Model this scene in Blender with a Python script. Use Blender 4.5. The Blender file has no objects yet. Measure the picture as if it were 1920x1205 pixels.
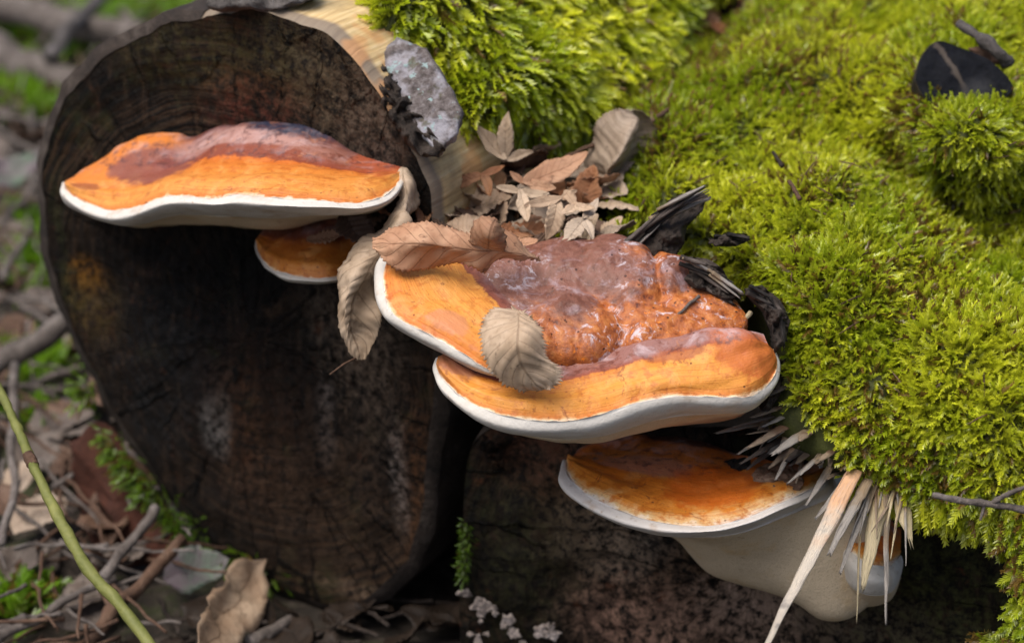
import bpy, math, random
import numpy as np
from mathutils import Vector

random.seed(7)
RNG = np.random.default_rng(7)
SC = bpy.context.scene
COL = SC.collection

# ------------------------------------------------------------------ camera
PITCH = math.radians(25.0)
SP, CP = math.sin(PITCH), math.cos(PITCH)
K = (0.5 / 1.06) / 1920.0                      # tangent of one photo pixel
FWD = np.array([0.0, CP, -SP]); RGT = np.array([1.0, 0, 0]); UPV = np.array([0.0, SP, CP])
EYE = np.array([0.0, 0.0, 0.16]) - 1.06 * FWD
cam = bpy.data.cameras.new('camera')
cam.sensor_width = 36.0
cam.lens = 36.0 / (1920 * K)
cam.clip_start = 0.02; cam.clip_end = 200
cam.dof.use_dof = True
cam.dof.focus_distance = 1.035
cam.dof.aperture_fstop = 6.3
cam_o = bpy.data.objects.new('camera', cam); COL.objects.link(cam_o)
cam_o.location = Vector(EYE); cam_o.rotation_euler = (math.pi / 2 - PITCH, 0, 0)
SC.camera = cam_o

# ------------------------------------------------------------------ light
SUN_EL, SUN_AZ = math.radians(66), math.radians(-125)   # azimuth from +Y towards +X
w = bpy.data.worlds.new('World'); SC.world = w; w.use_nodes = True
wn = w.node_tree; wn.nodes.clear()
sky = wn.nodes.new('ShaderNodeTexSky'); sky.sky_type = 'NISHITA'; sky.sun_disc = False
sky.sun_elevation = SUN_EL; sky.sun_rotation = SUN_AZ; sky.air_density = 0.8; sky.dust_density = 5.0; sky.ozone_density = 0.6
bg = wn.nodes.new('ShaderNodeBackground'); bg.inputs['Strength'].default_value = 0.072
wo = wn.nodes.new('ShaderNodeOutputWorld')
wn.links.new(sky.outputs[0], bg.inputs[0]); wn.links.new(bg.outputs[0], wo.inputs[0])
sun = bpy.data.lights.new('sun', 'SUN'); sun.energy = 1.5; sun.angle = math.radians(50); sun.color = (1.0, 0.97, 0.92)
sun_o = bpy.data.objects.new('sun', sun); COL.objects.link(sun_o)
sd = Vector((math.sin(SUN_AZ) * math.cos(SUN_EL), math.cos(SUN_AZ) * math.cos(SUN_EL), math.sin(SUN_EL)))
sun_o.rotation_euler = sd.to_track_quat('Z', 'Y').to_euler(); sun_o.location = (0, 0, 3)
SC.view_settings.view_transform = 'Standard'; SC.view_settings.look = 'None'
SC.view_settings.exposure = 1.15; SC.view_settings.gamma = 1.0; SC.view_settings.use_curve_mapping = False

# ------------------------------------------------------------------ geometry helpers
def ray(x, y):
    return FWD + RGT * ((x - 960) * K) + UPV * ((602.5 - y) * K)
def at_depth(x, y, d):
    return EYE + ray(x, y) * d
def at_drop(x, y, drop):                        # point that lies `drop` metres below the eye
    r = ray(x, y); return EYE + r * (-drop / r[2])
def at_plane(x, y, o, n):
    r = ray(x, y); return EYE + r * (np.dot(o - EYE, n) / np.dot(r, n))
def proj(p):
    q = p - EYE; d = q @ FWD
    return np.stack([960 + (q @ RGT) / d / K, 602.5 - (q @ UPV) / d / K], -1)

def _h(ix, iy, iz, seed):
    h = (ix.astype(np.uint64) * np.uint64(374761393) + iy.astype(np.uint64) * np.uint64(668265263)
         + iz.astype(np.uint64) * np.uint64(2147483647) + np.uint64(seed * 144269 + 17)) & np.uint64(0xffffffff)
    h = ((h ^ (h >> np.uint64(13))) * np.uint64(1274126177)) & np.uint64(0xffffffff)
    h = ((h ^ (h >> np.uint64(16))) * np.uint64(2246822519)) & np.uint64(0xffffffff)
    h = h ^ (h >> np.uint64(15))
    return (h & np.uint64(0xffffff)).astype(np.float64) / float(0xffffff)
def vnoise(p, scale=1.0, seed=0):               # value noise -1..1
    p = np.asarray(p, float) * scale + 1000.0
    i = np.floor(p).astype(np.int64); f = p - i; f = f * f * (3 - 2 * f)
    r = 0
    for dx in (0, 1):
        for dy in (0, 1):
            for dz in (0, 1):
                wgt = (f[..., 0] if dx else 1 - f[..., 0]) * (f[..., 1] if dy else 1 - f[..., 1]) * (f[..., 2] if dz else 1 - f[..., 2])
                r = r + wgt * _h(i[..., 0] + dx, i[..., 1] + dy, i[..., 2] + dz, seed)
    return r * 2 - 1
def fbm(p, scale, seed=0, o=3):
    return sum(vnoise(p, scale * 2 ** k, seed + k) * 0.5 ** k for k in range(o))

def catmull(P, tt):                              # P (k,...) uniform, tt in 0..k-1
    P = np.asarray(P, float); k = len(P)
    i = np.clip(np.floor(tt).astype(int), 0, k - 2); f = tt - i
    a = P[np.clip(i - 1, 0, k - 1)]; b = P[i]; c = P[i + 1]; d = P[np.clip(i + 2, 0, k - 1)]
    sh = (-1,) + (1,) * (P.ndim - 1); f = f.reshape(sh)
    return 0.5 * (2 * b + (c - a) * f + (2 * a - 5 * b + 4 * c - d) * f ** 2 + (3 * b - a - 3 * c + d) * f ** 3)
def resample(P, n):
    P = np.asarray(P, float)
    fine = catmull(P, np.linspace(0, len(P) - 1, len(P) * 20))
    s = np.r_[0, np.cumsum(np.linalg.norm(np.diff(fine, axis=0), axis=1))]
    t = np.linspace(0, s[-1], n)
    return np.stack([np.interp(t, s, fine[:, c]) for c in range(fine.shape[1])], 1)
def loft(rows, n, m, pos=None):
    R = np.stack([resample(r, n) for r in rows])
    if pos is None: return catmull(R, np.linspace(0, len(R) - 1, m))
    return catmull(R, np.interp(np.linspace(0, 1, m), pos, np.arange(len(R))))
def gnormal(g):
    du = np.gradient(g, axis=1); dv = np.gradient(g, axis=0)
    n = np.cross(du, dv); return n / (np.linalg.norm(n, axis=2, keepdims=True) + 1e-12)
def quads(m, n, closed=False):
    a = np.arange(m * n).reshape(m, n)
    if closed: a = np.concatenate([a, a[:, :1]], 1)
    return np.stack([a[:-1, :-1], a[:-1, 1:], a[1:, 1:], a[1:, :-1]], -1).reshape(-1, 4)

def raw_mesh(name, V, F, mat, attrs=None, smooth=True):
    V = np.ascontiguousarray(V, np.float32).reshape(-1, 3); F = np.asarray(F, np.int32)
    me = bpy.data.meshes.new(name)
    me.vertices.add(len(V)); me.vertices.foreach_set('co', V.ravel())
    me.loops.add(F.size); me.loops.foreach_set('vertex_index', F.ravel())
    me.polygons.add(len(F)); me.polygons.foreach_set('loop_start', np.arange(0, F.size, F.shape[1], dtype=np.int32))
    me.update(calc_edges=True)
    me.polygons.foreach_set('use_smooth', np.full(len(F), smooth))
    for k, v in (attrs or {}).items():
        v = np.asarray(v, np.float32)
        if v.ndim == 1:
            me.attributes.new(k, 'FLOAT', 'POINT').data.foreach_set('value', v)
        elif v.shape[1] == 4:
            me.attributes.new(k, 'FLOAT_COLOR', 'POINT').data.foreach_set('color', v.ravel())
        else:
            me.attributes.new(k, 'FLOAT_VECTOR', 'POINT').data.foreach_set('vector', v.ravel())
    if mat: me.materials.append(mat)
    me.validate()
    return me
def origin_of(o):
    p = np.zeros(3)
    while o: p = p + np.array(o.location); o = o.parent
    return p
def add(name, V, F, mat, parent=None, attrs=None, smooth=True, origin=None):
    V = np.asarray(V, float).reshape(-1, 3)
    if parent is None:
        loc = np.array(origin) if origin is not None else np.array([V[:, 0].mean(), V[:, 1].mean(), V[:, 2].min()])
        o = bpy.data.objects.new(name, raw_mesh(name, V - loc, F, mat, attrs, smooth)); o.location = loc
    else:
        o = bpy.data.objects.new(name, raw_mesh(name, V - origin_of(parent), F, mat, attrs, smooth)); o.parent = parent
    COL.objects.link(o)
    return o
def empty(name, loc, parent=None):
    o = bpy.data.objects.new(name, None); o.empty_display_size = 0.02
    o.location = np.asarray(loc) - (origin_of(parent) if parent else 0); o.parent = parent
    COL.objects.link(o); return o
def tag(o, label=None, cat=None, group=None, kind=None):
    for k, v in (('label', label), ('category', cat), ('group', group), ('kind', kind)):
        if v: o[k] = v
    return o

def tube(P, rad, sides=8, rough=0.0, seed=1, flat=1.0, cap=True, jag=0.0):
    P = np.asarray(P, float); n = len(P); rad = np.broadcast_to(np.asarray(rad, float), (n,))
    T = np.gradient(P, axis=0); T /= np.linalg.norm(T, axis=1, keepdims=True) + 1e-12
    ref = np.array([0.13, 0.31, 0.94]); ref = ref if abs(T[0] @ ref) < 0.9 else np.array([1.0, 0, 0])
    S = np.cross(T, ref); S /= np.linalg.norm(S, axis=1, keepdims=True); B = np.cross(S, T)
    a = np.linspace(0, 2 * math.pi, sides, endpoint=False)
    ring = P[:, None] + rad[:, None, None] * (np.cos(a)[None, :, None] * S[:, None] + flat * np.sin(a)[None, :, None] * B[:, None])
    if rough:
        nn = fbm(ring, 0.6 / max(rad.max(), 1e-4), seed)
        ring = ring + (ring - P[:, None]) * (rough * nn[..., None])
    if jag:
        jr = np.random.default_rng(seed); ring[-1] += T[-1] * (jr.uniform(-1, 1.2, sides) * jag)[:, None]; ring[-2] += T[-1] * (jr.uniform(-.5, .5, sides) * jag * 0.5)[:, None]
    V = ring.reshape(-1, 3); F = quads(n, sides, True)
    if cap:
        V = np.r_[V, P[:1], P[-1:]]; c0, c1 = len(V) - 2, len(V) - 1
        i = np.arange(sides); j = (i + 1) % sides
        F = np.r_[F, np.stack([np.full(sides, c0), j, i, i], 1), np.stack([np.full(sides, c1), (n - 1) * sides + i, (n - 1) * sides + j, (n - 1) * sides + j], 1)]
    return V, F
def clean_faces(F):                               # (tube caps carry a doubled index: make them triangles)
    F = np.asarray(F); tri = F[:, 2] == F[:, 3]
    T = np.r_[F[~tri][:, [0, 1, 2]], F[~tri][:, [0, 2, 3]], F[tri][:, :3]]
    return T
def add_tube(name, P, rad, mat, parent=None, sides=8, rough=0.0, seed=1, flat=1.0, jag=0.0):
    V, F = tube(P, rad, sides, rough, seed, flat, True, jag)
    n = len(P)
    al = np.r_[np.repeat(np.linspace(0, 1, n), sides), 0, 1]
    Lp = np.r_[0, np.cumsum(np.linalg.norm(np.diff(np.asarray(P, float), axis=0), axis=1))]
    an = np.linspace(0, 2 * math.pi, sides, endpoint=False); rm = float(np.max(rad))
    gr = np.stack([np.repeat(Lp, sides), np.tile(np.cos(an) * rm, n), np.tile(np.sin(an) * rm, n)], 1)
    a = {'s': al, 'grain': np.r_[gr, [[0, 0, 0], [Lp[-1], 0, 0]]]}
    return add(name, V, clean_faces(F), mat, parent, a)

# ------------------------------------------------------------------ material helpers
class G:
    def __init__(self, name):
        self.m = bpy.data.materials.new(name); self.m.use_nodes = True
        self.t = self.m.node_tree; self.b = self.t.nodes['Principled BSDF']
        self.tc = self.t.nodes.new('ShaderNodeTexCoord')
        self.b.inputs['Specular IOR Level'].default_value = 0.4
    def put(self, sock, v):
        if hasattr(v, 'is_output') or isinstance(v, bpy.types.NodeSocket): self.t.links.new(v, sock)
        elif isinstance(v, (tuple, list)):
            sock.default_value = tuple(v) + ((1,) if len(v) == 3 and len(sock.default_value) == 4 else ())
        else: sock.default_value = v
    def attr(self, name, out='Fac'):
        n = self.t.nodes.new('ShaderNodeAttribute'); n.attribute_name = name; return n.outputs[out]
    def scalevec(self, vec, s):
        n = self.t.nodes.new('ShaderNodeVectorMath'); n.operation = 'MULTIPLY'
        self.put(n.inputs[0], vec); n.inputs[1].default_value = s; return n.outputs[0]
    def addvec(self, a, b):
        n = self.t.nodes.new('ShaderNodeVectorMath'); n.operation = 'ADD'; self.put(n.inputs[0], a); self.put(n.inputs[1], b); return n.outputs[0]
    def noise(self, scale, detail=4, rough=0.55, vec=None, out='Fac', dist=0.0):
        n = self.t.nodes.new('ShaderNodeTexNoise'); n.inputs['Scale'].default_value = scale
        n.inputs['Detail'].default_value = detail; n.inputs['Roughness'].default_value = rough; n.inputs['Distortion'].default_value = dist
        self.put(n.inputs['Vector'], vec if vec is not None else self.tc.outputs['Object']); return n.outputs[out]
    def voro(self, scale, vec=None, feat='F1', out='Distance', rnd=1.0):
        n = self.t.nodes.new('ShaderNodeTexVoronoi'); n.feature = feat; n.inputs['Scale'].default_value = scale
        n.inputs['Randomness'].default_value = rnd
        self.put(n.inputs['Vector'], vec if vec is not None else self.tc.outputs['Object']); return n.outputs[out]
    def math(self, op, a, b=0.0, c=0.0, clamp=False):
        n = self.t.nodes.new('ShaderNodeMath'); n.operation = op; n.use_clamp = clamp
        self.put(n.inputs[0], a); self.put(n.inputs[1], b); self.put(n.inputs[2], c); return n.outputs[0]
    def step(self, v, lo, hi, a=0.0, b=1.0):
        n = self.t.nodes.new('ShaderNodeMapRange'); n.interpolation_type = 'SMOOTHSTEP'
        self.put(n.inputs[0], v); n.inputs[1].default_value = lo; n.inputs[2].default_value = hi
        n.inputs[3].default_value = a; n.inputs[4].default_value = b; return n.outputs[0]
    def ramp(self, fac, stops):
        n = self.t.nodes.new('ShaderNodeValToRGB'); e = n.color_ramp.elements
        while len(e) < len(stops): e.new(0.5)
        for k, (p, c) in enumerate(stops): e[k].position = p; e[k].color = tuple(c) + (1,)
        self.put(n.inputs[0], fac); return n.outputs[0]
    def mix(self, f, a, b, mode='MIX'):
        n = self.t.nodes.new('ShaderNodeMix'); n.data_type = 'RGBA'; n.blend_type = mode
        self.put(n.inputs[0], f); self.put(n.inputs[6], a); self.put(n.inputs[7], b); return n.outputs[2]
    def bump(self, h, strength=0.5, dist=0.002, prev=None):
        n = self.t.nodes.new('ShaderNodeBump'); n.inputs['Strength'].default_value = strength; n.inputs['Distance'].default_value = dist
        self.put(n.inputs['Height'], h)
        if prev is not None: self.put(n.inputs['Normal'], prev)
        return n.outputs[0]
    def dot_mask(self, ts, t0, s0, rt, rs, warp=None, soft=0.5):    # smooth blotch in (t,s) of the surface
        sx = self.t.nodes.new('ShaderNodeSeparateXYZ'); self.put(sx.inputs[0], ts)
        a = self.math('DIVIDE', self.math('SUBTRACT', sx.outputs[0], t0), rt)
        b = self.math('DIVIDE', self.math('SUBTRACT', sx.outputs[1], s0), rs)
        r = self.math('SQRT', self.math('ADD', self.math('MULTIPLY', a, a), self.math('MULTIPLY', b, b)))
        if warp is not None: r = self.math('ADD', r, self.math('MULTIPLY', self.math('SUBTRACT', warp, 0.5), 1.3))
        return self.step(r, 1 - soft, 1 + soft, 1.0, 0.0)
    def done(self, color, rough=0.6, normal=None, **kw):
        self.put(self.b.inputs['Base Color'], color); self.put(self.b.inputs['Roughness'], rough)
        if normal is not None: self.put(self.b.inputs['Normal'], normal)
        for k, v in kw.items(): self.put(self.b.inputs[k], v)
        return self.m

M = {}
def cap_material(name, stops, blots=(), warp=0.16, bloom=0.3, rough=0.5, zone=0.46):
    g = G(name)
    ts = g.attr('ts', 'Vector')
    sx = g.t.nodes.new('ShaderNodeSeparateXYZ'); g.put(sx.inputs[0], ts); s = sx.outputs[1]
    n1 = g.noise(38, 3, 0.5); n2 = g.noise(190, 5, 0.68); n3 = g.noise(700, 3, 0.6); n4 = g.noise(85, 4, 0.6, dist=0.7)
    sw = g.math('ADD', s, g.math('MULTIPLY', g.math('SUBTRACT', n1, 0.5), warp))
    sw = g.math('ADD', sw, g.math('MULTIPLY', g.math('SUBTRACT', n2, 0.5), warp * 0.8))
    sw = g.math('ADD', sw, g.math('MULTIPLY', g.math('SUBTRACT', n4, 0.5), warp * 0.9))
    c = g.ramp(sw, stops)
    # fine growth zones
    band = g.noise(1.0, 2, 0.5, vec=g.addvec(g.scalevec(ts, (2.5, 64, 0)), g.scalevec(g.noise(30, 2, 0.5, out='Color'), (0, 2.6, 0))))
    outer = g.step(sw, zone - 0.02, zone + 0.04); spk = g.math('MULTIPLY', g.step(g.voro(330), 0.10, 0.16, 1, 0), g.step(n2, 0.48, 0.58))
    c = g.mix(g.math('MULTIPLY', g.math('MULTIPLY', g.step(band, 0.42, 0.70), 0.36), outer), c, (0.36, 0.075, 0.012))
    c = g.mix(g.math('MULTIPLY', g.math('MULTIPLY', g.step(n4, 0.48, 0.70), 0.45), outer), c, (0.72, 0.36, 0.11))
    c = g.mix(g.math('MULTIPLY', g.step(n2, 0.50, 0.36), 0.5), c, (0.36, 0.08, 0.012))
    c = g.mix(g.math('MULTIPLY', spk, 0.55), c, (0.10, 0.028, 0.012))
    # brown scuffs and pits
    sc = g.step(g.noise(95, 5, 0.7, dist=1.2), 0.60, 0.655)
    c = g.mix(g.math('MULTIPLY', sc, 0.6), c, (0.16, 0.035, 0.014))
    pit = g.step(g.voro(130), 0.055, 0.09, 1, 0)
    pit = g.math('MULTIPLY', pit, g.step(n1, 0.42, 0.55))
    c = g.mix(g.math('MULTIPLY', pit, 0.8), c, (0.07, 0.02, 0.01))
    for (t0, s0, rt, rs, colr, k) in blots:
        c = g.mix(g.math('MULTIPLY', g.dot_mask(ts, t0, s0, rt, rs, g.math('ADD', g.math('MULTIPLY', n2, 0.5), g.math('MULTIPLY', n4, 0.5)), 0.18), k), c, colr)
    inn = g.math('SUBTRACT', 1.0, outer)
    c = g.mix(g.math('MULTIPLY', g.math('MULTIPLY', g.step(n2, 0.50, 0.38), inn), 0.65), c, (0.075, 0.026, 0.026))
    c = g.mix(g.math('MULTIPLY', g.math('MULTIPLY', g.step(g.noise(150, 5, 0.7, dist=0.8), 0.55, 0.68), inn), 0.5), c, (0.40, 0.15, 0.06))
    # pale waxy bloom on the old inner zones
    inner = g.step(sw, zone - 0.12, zone, 1, 0)
    bl = g.math('MULTIPLY', g.math('MULTIPLY', g.step(g.noise(70, 5, 0.65, dist=0.8), 0.47, 0.7), inner), bloom)
    c = g.mix(bl, c, (0.50, 0.40, 0.42))
    nb = g.bump(n2, 0.5, 0.0014); nb = g.bump(n3, 0.4, 0.0005, nb); nb = g.bump(band, 0.3, 0.0010, nb); nb = g.bump(pit, 0.5, -0.0008, nb)
    return g.done(c, g.step(n2, 0.3, 0.7, rough - 0.08, rough + 0.14), nb, **{'Specular IOR Level': 0.32, 'Coat Weight': 0.05, 'Coat Roughness': 0.35})

ORANGE = [(0.0, (0.06, 0.025, 0.028)), (0.12, (0.20, 0.075, 0.055)), (0.28, (0.27, 0.115, 0.085)), (0.38, (0.22, 0.065, 0.035)), (0.445, (0.19, 0.04, 0.018)),
          (0.465, (0.50, 0.125, 0.014)), (0.62, (0.57, 0.19, 0.026)), (0.88, (0.62, 0.26, 0.05)), (0.965, (0.54, 0.165, 0.03)), (0.985, (0.62, 0.46, 0.28)), (1.0, (0.68, 0.60, 0.5))]
M['cap1'] = cap_material('fungus_cap_orange_brown', ORANGE, [
    (0.10, 0.1, 0.24, 0.55, (0.56, 0.17, 0.022), 0.95), (0.30, 0.46, 0.13, 0.22, (0.16, 0.045, 0.04), 0.85), (0.42, 0.25, 0.09, 0.16, (0.33, 0.18, 0.16), 0.6),
    (0.56, 0.26, 0.2, 0.10, (0.42, 0.25, 0.22), 0.6), (0.70, 0.40, 0.26, 0.06, (0.20, 0.042, 0.018), 0.8), (0.67, 0.04, 0.13, 0.20, (0.016, 0.02, 0.042), 1.0), (0.97, 0.2, 0.1, 0.6, (0.32, 0.065, 0.02), 0.8),
    (0.12, 0.72, 0.05, 0.07, (0.20, 0.05, 0.02), 0.7)], warp=0.13)
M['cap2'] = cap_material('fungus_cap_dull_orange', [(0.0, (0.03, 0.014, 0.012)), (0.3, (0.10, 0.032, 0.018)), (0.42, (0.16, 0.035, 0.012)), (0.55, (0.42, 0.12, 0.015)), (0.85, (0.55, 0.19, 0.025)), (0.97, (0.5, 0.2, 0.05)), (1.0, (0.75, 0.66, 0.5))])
M['capA'] = cap_material('fungus_cap_lower_lobe', [(0.0, (0.20, 0.085, 0.07)), (0.26, (0.27, 0.135, 0.115)), (0.42, (0.24, 0.10, 0.08)), (0.51, (0.26, 0.065, 0.035)), (0.53, (0.55, 0.19, 0.026)), (0.66, (0.64, 0.26, 0.036)),
    (0.86, (0.64, 0.26, 0.04)), (0.955, (0.55, 0.17, 0.026)), (0.985, (0.76, 0.52, 0.28)), (1.0, (0.8, 0.72, 0.58))],
    [(0.93, 0.5, 0.12, 0.45, (0.42, 0.10, 0.02), 0.8), (0.72, 0.52, 0.09, 0.09, (0.30, 0.075, 0.02), 0.75), (0.04, 0.45, 0.1, 0.4, (0.25, 0.09, 0.06), 0.8)], warp=0.10, zone=0.52, bloom=0.55)
M['capB'] = cap_material('fungus_cap_upper_lobe', [(0.0, (0.20, 0.09, 0.075)), (0.17, (0.24, 0.07, 0.04)), (0.185, (0.60, 0.25, 0.045)), (0.6, (0.64, 0.27, 0.05)), (0.86, (0.60, 0.20, 0.03)), (0.95, (0.6, 0.17, 0.03)), (0.985, (0.76, 0.52, 0.3)), (1.0, (0.8, 0.72, 0.6))],
    [(0.62, 0.72, 0.10, 0.14, (0.55, 0.22, 0.1), 0.8)], warp=0.12, bloom=0.2, zone=0.18)
M['cap4'] = cap_material('fungus_cap_glowing_orange', [(0.0, (0.10, 0.024, 0.008)), (0.14, (0.40, 0.10, 0.014)), (0.35, (0.50, 0.16, 0.03)), (0.5, (0.58, 0.15, 0.012)), (0.72, (0.66, 0.21, 0.02)),
    (0.86, (0.64, 0.23, 0.03)), (0.94, (0.66, 0.44, 0.2)), (1.0, (0.78, 0.72, 0.62))], [(0.30, 0.45, 0.18, 0.12, (0.34, 0.18, 0.13), 0.6), (0.55, 0.62, 0.16, 0.22, (0.56, 0.11, 0.01), 0.7), (0.56, 0.04, 0.2, 0.12, (0.03, 0.012, 0.008), 0.9)], warp=0.22)
def pale_material(name, col, dirt, k=0.5, pore=False):
    g = G(name)
    n = g.noise(60, 5, 0.6); n2 = g.noise(900, 2, 0.5); n3 = g.noise(260, 3, 0.6)
    c = g.mix(g.math('MULTIPLY', g.step(n, 0.5, 0.75), k), col, dirt)
    c = g.mix(g.math('MULTIPLY', g.step(n3, 0.60, 0.75), k * 0.5), c, tuple(x * 0.62 for x in dirt))
    c = g.mix(g.math('MULTIPLY', g.step(g.noise(140, 5, 0.7), 0.64, 0.70), 0.6), c, (0.30, 0.17, 0.09))
    nb = g.bump(n3, 0.4, 0.0012)
    if pore:
        v = g.voro(1000); c = g.mix(g.step(v, 0.12, 0.40, 0.55, 0.0), c, tuple(x * 0.5 for x in col)); nb = g.bump(v, 0.25, 0.0005, nb)
    else: nb = g.bump(n2, 0.3, 0.0004, nb)
    return g.done(c, 0.62, nb)
M['white'] = pale_material('fungus_margin_white', (0.55, 0.52, 0.475), (0.40, 0.31, 0.22), 0.8)
M['white4'] = pale_material('fungus_margin_bluish_white', (0.56, 0.525, 0.49), (0.40, 0.28, 0.18), 0.8)
M['pore'] = pale_material('fungus_pore_beige', (0.56, 0.45, 0.31), (0.50, 0.32, 0.13), 0.5, True)

def core_material():
    g = G('fungus_core_lumpy_varnish')
    hgt = g.attr('hh'); q = g.attr('orange')
    n1 = g.noise(55, 4, 0.6, dist=0.6); n2 = g.noise(240, 5, 0.65); n3 = g.noise(800, 3, 0.6)
    c = g.ramp(g.math('ADD', g.math('MULTIPLY', n1, 0.6), g.math('MULTIPLY', n2, 0.4)),
               [(0.30, (0.07, 0.022, 0.013)), (0.45, (0.155, 0.056, 0.034)), (0.56, (0.21, 0.087, 0.06)), (0.70, (0.27, 0.14, 0.115))])
    oc = g.ramp(n2, [(0.3, (0.15, 0.032, 0.008)), (0.5, (0.36, 0.10, 0.02)), (0.7, (0.48, 0.18, 0.045))])
    om = g.step(g.math('ADD', q, g.math('MULTIPLY', g.math('SUBTRACT', n1, 0.5), 1.5)), 0.35, 0.75)
    c = g.mix(om, c, oc)
    bl = g.math('MULTIPLY', g.step(g.noise(48, 6, 0.7, dist=1.6), 0.49, 0.66), g.step(om, 0.2, 0.8, 0.85, 0.12))
    c = g.mix(g.math('MULTIPLY', bl, 0.5), c, (0.44, 0.36, 0.40))
    fr = g.math('MULTIPLY', g.step(g.noise(130, 6, 0.75, dist=1.0), 0.55, 0.63), g.step(g.noise(26, 2, 0.5), 0.42, 0.56))
    c = g.mix(g.math('MULTIPLY', fr, 0.7), c, (0.60, 0.55, 0.60))
    pit = g.step(g.voro(170), 0.07, 0.13, 1, 0); pit2 = g.step(n2, 0.36, 0.30)
    c = g.mix(g.math('MULTIPLY', pit, 0.85), c, (0.035, 0.012, 0.01))
    c = g.mix(g.math('MULTIPLY', pit2, 0.6), c, (0.05, 0.015, 0.01))
    sp = g.math('MULTIPLY', g.step(g.noise(420, 3, 0.6), 0.62, 0.7), g.step(q, 0.5, 0.95))
    c = g.mix(sp, c, (0.72, 0.20, 0.015))
    nb = g.bump(n2, 0.5, 0.0014); nb = g.bump(n3, 0.6, 0.0007, nb); nb = g.bump(pit, 0.6, -0.001, nb)
    return g.done(c, g.step(n2, 0.3, 0.7, 0.42, 0.62), nb, **{'Specular IOR Level': 0.4, 'Coat Weight': 0.04, 'Coat Roughness': 0.22})
M['core'] = core_material()

def face_material(name, rings, spots, warm):
    g = G(name)
    rc = g.attr('rc', 'Vector')                     # metres from the pith in the cut plane
    sx = g.t.nodes.new('ShaderNodeVectorMath'); sx.operation = 'LENGTH'; g.put(sx.inputs[0], rc)
    nlow = g.noise(9, 3, 0.5); nmid = g.noise(32, 5, 0.65, dist=0.6); nfine = g.noise(160, 5, 0.7); ngr = g.noise(520, 3, 0.7)
    r = g.math('ADD', sx.outputs['Value'], g.math('MULTIPLY', nlow, 0.03))
    r = g.math('ADD', r, g.math('MULTIPLY', nmid, 0.004))
    ring = g.noise(1.0, 4, 0.75, vec=g.comb(g.math('MULTIPLY', r, 330)))
    radial = g.noise(1.0, 3, 0.6, vec=g.scalevec(rc, (300, 30, 30)))
    base = g.ramp(nmid, [(0.30, (0.0012, 0.0012, 0.0016)), (0.48, (0.0035, 0.003, 0.0027)), (0.60, (0.012, 0.0075, 0.005)), (0.76, (0.05, 0.029, 0.016))])
    rm_ = g.math('MULTIPLY', g.step(sx.outputs['Value'], 0.05, 0.11), g.step(g.noise(13, 3, 0.6), 0.40, 0.62, 0.15, 1.0))
    streak = g.noise(1.0, 5, 0.7, vec=g.scalevec(rc, (170, 26, 1)), dist=0.6)
    c = g.mix(g.math('MULTIPLY', g.step(streak, 0.53, 0.70), 0.6), base, (0.050, 0.030, 0.018))
    c = g.mix(g.math('MULTIPLY', g.step(streak, 0.46, 0.34), 0.8), c, (0.002, 0.002, 0.002))
    c = g.mix(g.math('MULTIPLY', g.math('MULTIPLY', g.step(ring, 0.44, 0.62), rings), rm_), c, (0.060, 0.034, 0.018))
    c = g.mix(g.math('MULTIPLY', g.math('MULTIPLY', g.step(ring, 0.50, 0.38), 0.8 * rings), rm_), c, (0.002, 0.002, 0.002))
    c = g.mix(g.math('MULTIPLY', g.step(g.noise(70, 4, 0.7), 0.58, 0.72), warm), c, (0.09, 0.032, 0.014))
    c = g.mix(g.math('MULTIPLY', g.step(ngr, 0.60, 0.75), 0.35), c, (0.06, 0.045, 0.033))
    c = g.mix(g.math('MULTIPLY', g.step(g.noise(110, 5, 0.75), 0.67, 0.74), 0.4), c, (0.09, 0.07, 0.05))
    c = g.mix(g.math('MULTIPLY', g.step(g.noise(24, 4, 0.65), 0.55, 0.70), 0.45), c, (0.035, 0.038, 0.012))
    vm = g.t.nodes.new('ShaderNodeVectorMath'); vm.operation = 'NORMALIZE'; g.put(vm.inputs[0], rc)
    ck = g.t.nodes.new('ShaderNodeTexVoronoi'); ck.feature = 'DISTANCE_TO_EDGE'; ck.inputs['Scale'].default_value = 4.2
    g.put(ck.inputs['Vector'], g.addvec(g.addvec(vm.outputs[0], g.scalevec(rc, (2.2, 2.2, 0))), g.scalevec(g.noise(40, 3, 0.6, out='Color'), (0.10, 0.10, 0))))
    crack = g.math('MULTIPLY', g.step(ck.outputs['Distance'], 0.006, 0.03, 1, 0), g.step(g.noise(16, 3, 0.6), 0.42, 0.56))
    c = g.mix(crack, c, (0.0008, 0.0008, 0.0008))
    for (x, y, rx, ry, colr, k) in spots:
        c = g.mix(g.math('MULTIPLY', g.dot_mask(rc, x, y, rx, ry, nfine, 0.6), g.math('MULTIPLY', g.step(g.noise(190, 6, 0.78), 0.40, 0.66), k)), c, colr)
    nb = g.bump(crack, 1.0, -0.004); nb = g.bump(ring, 0.8 * rings, 0.0022, nb); nb = g.bump(streak, 0.8, 0.003, nb); nb = g.bump(nfine, 1.0, 0.0028, nb); nb = g.bump(ngr, 0.5, 0.0008, nb)
    return g.done(c, 0.72, nb, **{'Specular IOR Level': 0.14})
def comb(self, v):
    n = self.t.nodes.new('ShaderNodeCombineXYZ'); self.put(n.inputs[0], v); return n.outputs[0]
G.comb = comb

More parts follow.
